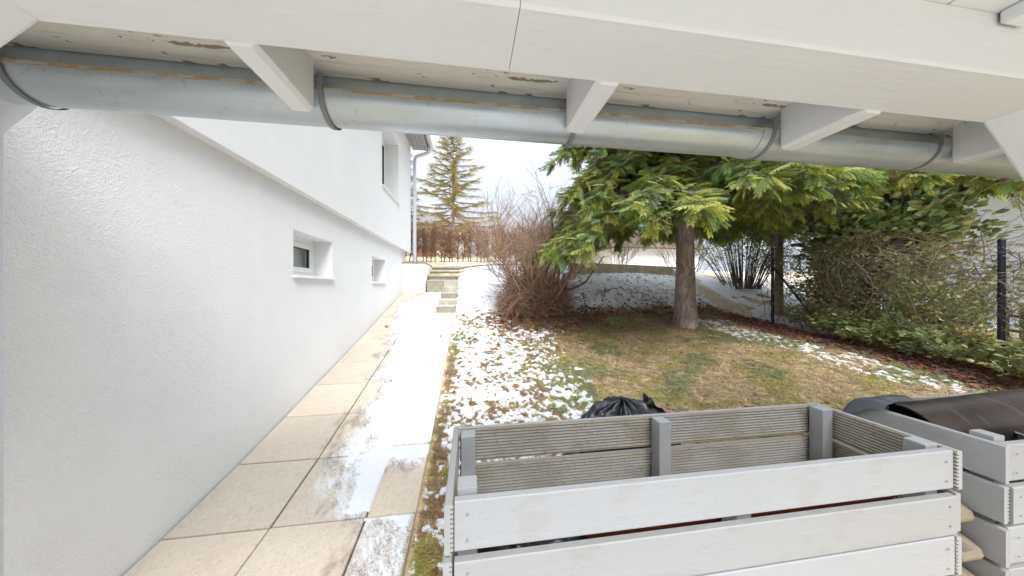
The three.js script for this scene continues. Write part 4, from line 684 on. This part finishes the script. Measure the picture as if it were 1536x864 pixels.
// leafy shrub: stems with leaves in rosettes through an uneven volume
function leafyShrub(name, label, group, o) {
  const t = thing(name, label, o.cat || 'shrub', group), r = rng(o.seed), S = new Soup(), C = new Inst(), gy = groundY(o.x, o.z), c0 = V3(o.x, gy, o.z);
  for (let k = 0; k < o.stems; k++) {
    const a = r() * 6.28, R = Math.sqrt(r()), hh = o.h * (0.45 + 0.6 * r()) * (1 - 0.35 * R * R), tip = V3(o.x + Math.cos(a) * R * o.rx, gy + hh, o.z + Math.sin(a) * R * o.rz), b = V3(o.x + Math.cos(a) * R * o.rx * 0.3, gy - 0.03, o.z + Math.sin(a) * R * o.rz * 0.3), mid = b.clone().lerp(tip, 0.55); mid.y += 0.1 * o.h; mid.x += (r() - 0.5) * 0.1; mid.z += (r() - 0.5) * 0.1;
    const cv = new THREE.QuadraticBezierCurve3(b, mid, tip), pts = cv.getPoints(6); S.tube(pts, pts.map((_, i) => o.sr * (1 - 0.75 * i / 6)), 4, jit(r, o.wood, 0.4));
    for (let q = 0; q < o.leaves; q++) { const u = o.from + (1 - o.from) * r(), p = cv.getPoint(u), out = V3(p.x - o.x, (p.y - gy) * 0.4, p.z - o.z).normalize(), az = r() * 6.28, d = V3(Math.cos(az), (r() - 0.3) * 0.9, Math.sin(az)).addScaledVector(out, 0.6).normalize(), s = lerp(o.l0, o.l1, r()); p.addScaledVector(d, 0.03 + o.spread * r()); C.add(p, frame(d, V3((r() - 0.5) * 2.4, 1, (r() - 0.5) * 2.4)), V3(s, s, s), jit(r, o.cols[Math.floor(r() * o.cols.length)], 0.45)); }
  }
  mesh('stems', S.geo(), M.twig, t); C.build('foliage', o.leaf || ovate, o.mat || scaleLeaf, t); return t;
}
const gloss = std({ color: 0xffffff, roughness: 0.32, side: THREE.DoubleSide });
leafyShrub('laurel_shrub', 'tall evergreen shrub with broad glossy leaves behind the wire fence', null, { x: 6.0, z: -3.45, h: 3.5, rx: 0.95, rz: 0.85, stems: 170, leaves: 90, from: 0.22, l0: 0.06, l1: 0.115, spread: 0.16, sr: 0.008, wood: [0.2, 0.15, 0.1], seed: 71, leaf: ovate, mat: gloss, cols: [[0.18, 0.27, 0.09], [0.28, 0.35, 0.13], [0.38, 0.43, 0.17], [0.13, 0.21, 0.09], [0.44, 0.44, 0.20]] });
leafyShrub('evergreen_shrub', 'low evergreen shrub tangled behind the braced fence post', null, { x: 5.65, z: -3.75, h: 1.35, rx: 0.5, rz: 0.5, stems: 80, leaves: 36, from: 0.25, l0: 0.04, l1: 0.075, spread: 0.1, sr: 0.006, wood: [0.24, 0.17, 0.12], seed: 74, cols: [[0.22, 0.30, 0.12], [0.36, 0.42, 0.18], [0.16, 0.23, 0.09], [0.44, 0.42, 0.18]] });
leafyShrub('evergreen_shrub', 'evergreen shrub between the glossy shrub and the plain fence post', null, { x: 5.6, z: -2.75, h: 1.25, rx: 0.45, rz: 0.55, stems: 70, leaves: 34, from: 0.25, l0: 0.04, l1: 0.075, spread: 0.1, sr: 0.006, wood: [0.26, 0.19, 0.13], seed: 75, cols: [[0.26, 0.34, 0.13], [0.42, 0.46, 0.20], [0.19, 0.26, 0.10], [0.48, 0.44, 0.18]] });
leafyShrub('arching_shrub', 'airy shrub with arching stems and small green leaves behind the kerb wall', null, { x: 6.3, z: -5.9, h: 2.3, rx: 1.3, rz: 1.0, stems: 90, leaves: 40, from: 0.35, l0: 0.04, l1: 0.07, spread: 0.1, sr: 0.011, wood: [0.13, 0.10, 0.085], seed: 72, leaf: lance, cols: [[0.20, 0.26, 0.08], [0.28, 0.33, 0.11], [0.15, 0.19, 0.06]] });
[[5.25, -3.75, 0], [5.05, -3.25, 0], [4.95, -2.85, 0], [5.3, -2.6, 1], [4.92, -2.35, 0], [5.15, -2.0, 1], [4.92, -1.75, 0], [5.25, -1.5, 1], [4.95, -1.15, 1], [5.1, -0.7, 0]].forEach(([x, z, y], k) => leafyShrub('border_plant', y ? 'low yellow-leaved plant at the foot of the wire fence' : 'low pale green leafy plant at the foot of the wire fence', y ? 'yellow plants along the fence' : 'green plants along the fence', { cat: 'plant', x, z, h: 0.36 + 0.12 * vn(k, 2), rx: 0.30, rz: 0.34, stems: 46, leaves: 20, from: 0.35, l0: 0.035, l1: 0.065, spread: 0.05, sr: 0.003, wood: [0.24, 0.15, 0.09], seed: 200 + k, cols: y ? [[0.58, 0.50, 0.07], [0.50, 0.46, 0.12], [0.36, 0.38, 0.10], [0.52, 0.36, 0.07]] : [[0.30, 0.36, 0.13], [0.42, 0.46, 0.21], [0.20, 0.27, 0.08], [0.46, 0.46, 0.17]] }));

// ---------------------------------------------------------------- grass and fallen leaves
{
  const tuft = (seed, flat) => { const r = rng(seed), P = [], I = []; for (let k = 0; k < 9; k++) { const a = r() * 6.28, l = 0.6 + 0.5 * r(), e = flat ? 0.12 + 0.25 * r() : 0.35 + 0.8 * r(), c = Math.cos(a), s = Math.sin(a), w = 0.035, n = P.length / 3, x0 = (r() - 0.5) * 0.5, z0 = (r() - 0.5) * 0.5, y1 = Math.sin(e) * l * 0.6, d1 = Math.cos(e) * l * 0.55, y2 = Math.sin(e) * l * 0.75, d2 = Math.cos(e) * l; P.push(x0 - s * w, -0.05, z0 + c * w, x0 + s * w, -0.05, z0 - c * w, x0 + c * d1 - s * w * 0.8, y1, z0 + s * d1 + c * w * 0.8, x0 + c * d1 + s * w * 0.8, y1, z0 + s * d1 - c * w * 0.8, x0 + c * d2, y2, z0 + s * d2); I.push(n, n + 1, n + 2, n + 1, n + 3, n + 2, n + 2, n + 3, n + 4); } const g = new THREE.BufferGeometry(); g.setAttribute('position', new THREE.Float32BufferAttribute(P, 3)); g.setIndex(I); g.computeVertexNormals(); return g; };
  const r = rng(404), A = new Inst(), B = new Inst(), N = 150000, blade = new THREE.MeshPhysicalMaterial({ color: 0xffffff, roughness: 0.95, side: THREE.DoubleSide, transmission: 0.35, thickness: 0 });
  const straw = [0.70, 0.58, 0.33], hay = [0.60, 0.45, 0.25], brown = [0.40, 0.26, 0.14], olive = [0.36, 0.34, 0.11], fresh = [0.24, 0.34, 0.10], moss = [0.50, 0.46, 0.09], rus = [0.36, 0.17, 0.07];
  for (let k = 0; k < N; k++) {
    const x = -0.28 + 5.1 * r(), d = 1.2 + 7.2 * Math.pow(r(), 1.25), s = snowLawn(x, -d); if (s > 0.004 && r() > 0.16) continue;
    const g1 = fbm(x * 2.2 + 3, d * 2.2, 4), g2 = fbm(x * 4 + 11, d * 4, 3), left = 1 - sstep(0.8, 1.6, x); let c;
    const u = r(); if (g1 > 0.62 && u < 0.6) c = u < 0.45 ? fresh : olive; else if (g2 > 0.60 && u < 0.55) c = moss; else if (left > 0.5) c = u < 0.42 ? brown : u < 0.62 ? rus : u < 0.82 ? olive : hay; else if (d > 4.2 && u < 0.55) c = u < 0.3 ? rus : brown; else c = u < 0.55 ? straw : u < 0.85 ? hay : u < 0.93 ? brown : olive;
    const sc = 0.036 + 0.042 * r(); E3.set((r() - 0.5) * 0.3, r() * 6.28, (r() - 0.5) * 0.3); (r() < 0.7 ? A : B).add(V3(x, groundY(x, -d), -d), new THREE.Quaternion().setFromEuler(E3), V3(sc, sc * 0.55, sc), jit(r, c, 0.55));
  }
  tag(A.build('dead_grass', tuft(1, true), blade, scene), 'matted straw-coloured winter grass on the lawn', 'grass'); tag(B.build('standing_grass', tuft(2, false), blade, scene), 'short upright grass tufts scattered over the lawn', 'grass');
  // fallen leaves: rust-red drift along the border, loose ones on the slope and beneath the shrub
  const C = new Inst(), lf = leafGeo(1.1), leafCols = [[0.34, 0.055, 0.025], [0.24, 0.04, 0.022], [0.30, 0.10, 0.035], [0.13, 0.05, 0.03], [0.22, 0.07, 0.03]];
  const drop = (x, z, s, cols) => { E3.set((r() - 0.5) * 1.0, r() * 6.28, (r() - 0.5) * 1.0); C.add(V3(x, groundY(x, z) + 0.008 + 0.018 * r(), z), new THREE.Quaternion().setFromEuler(E3), V3(s, s, s), jit(r, cols[Math.floor(r() * cols.length)], 0.5)); };
  for (let k = 0; k < 5200; k++) { const z = -0.4 - 4.4 * r(), x = 4.78 + 0.36 * (r() + r() - 1) + 0.12 * (fbm(z * 3, 2, 3) - 0.5) * 2; drop(x, z, 0.022 + 0.03 * r(), leafCols); }
  for (let k = 0; k < 700; k++) { const z = -4.9 - 1.0 * Math.pow(r(), 1.6), x = 1.0 + 3.9 * r(); drop(x, z, 0.035 + 0.03 * r(), leafCols); }
  for (let k = 0; k < 900; k++) { const a = r() * 6.28, q = Math.sqrt(r()); drop(1.35 + Math.cos(a) * q * 1.1, -5.0 + Math.sin(a) * q * 0.6, 0.035 + 0.03 * r(), leafCols); }
  for (let k = 0; k < 420; k++) drop(-0.2 + 4.8 * r(), -1.4 - 4 * r(), 0.02 + 0.025 * r(), [[0.28, 0.14, 0.06], [0.36, 0.22, 0.10], [0.18, 0.08, 0.04]]);
  tag(C.build('fallen_leaves', lf, blade, scene), 'rust-red fallen leaves strewn along the border and under the shrub', 'leaves');
  for (const [x, d, s, lab] of [[-1.34, 4.95, 0.06, 'dry brown leaf lying on the bare slabs by the house wall'], [-0.45, 4.5, 0.045, 'small brown leaf lying on the snowy path near the lawn']]) { const m = mesh('dry_leaf', lf, std({ color: rgb(0.22, 0.10, 0.04), roughness: 0.9, side: THREE.DoubleSide }), scene); m.position.set(x, pathY(d) + 0.014, -d); m.rotation.set(0.25, s * 40, 0.2); m.scale.setScalar(s); tag(m, lab, 'leaf'); }
}

scene.traverse((o) => { if (o.isMesh) { o.castShadow = true; o.receiveShadow = true; } });
renderer.render(scene, camera);
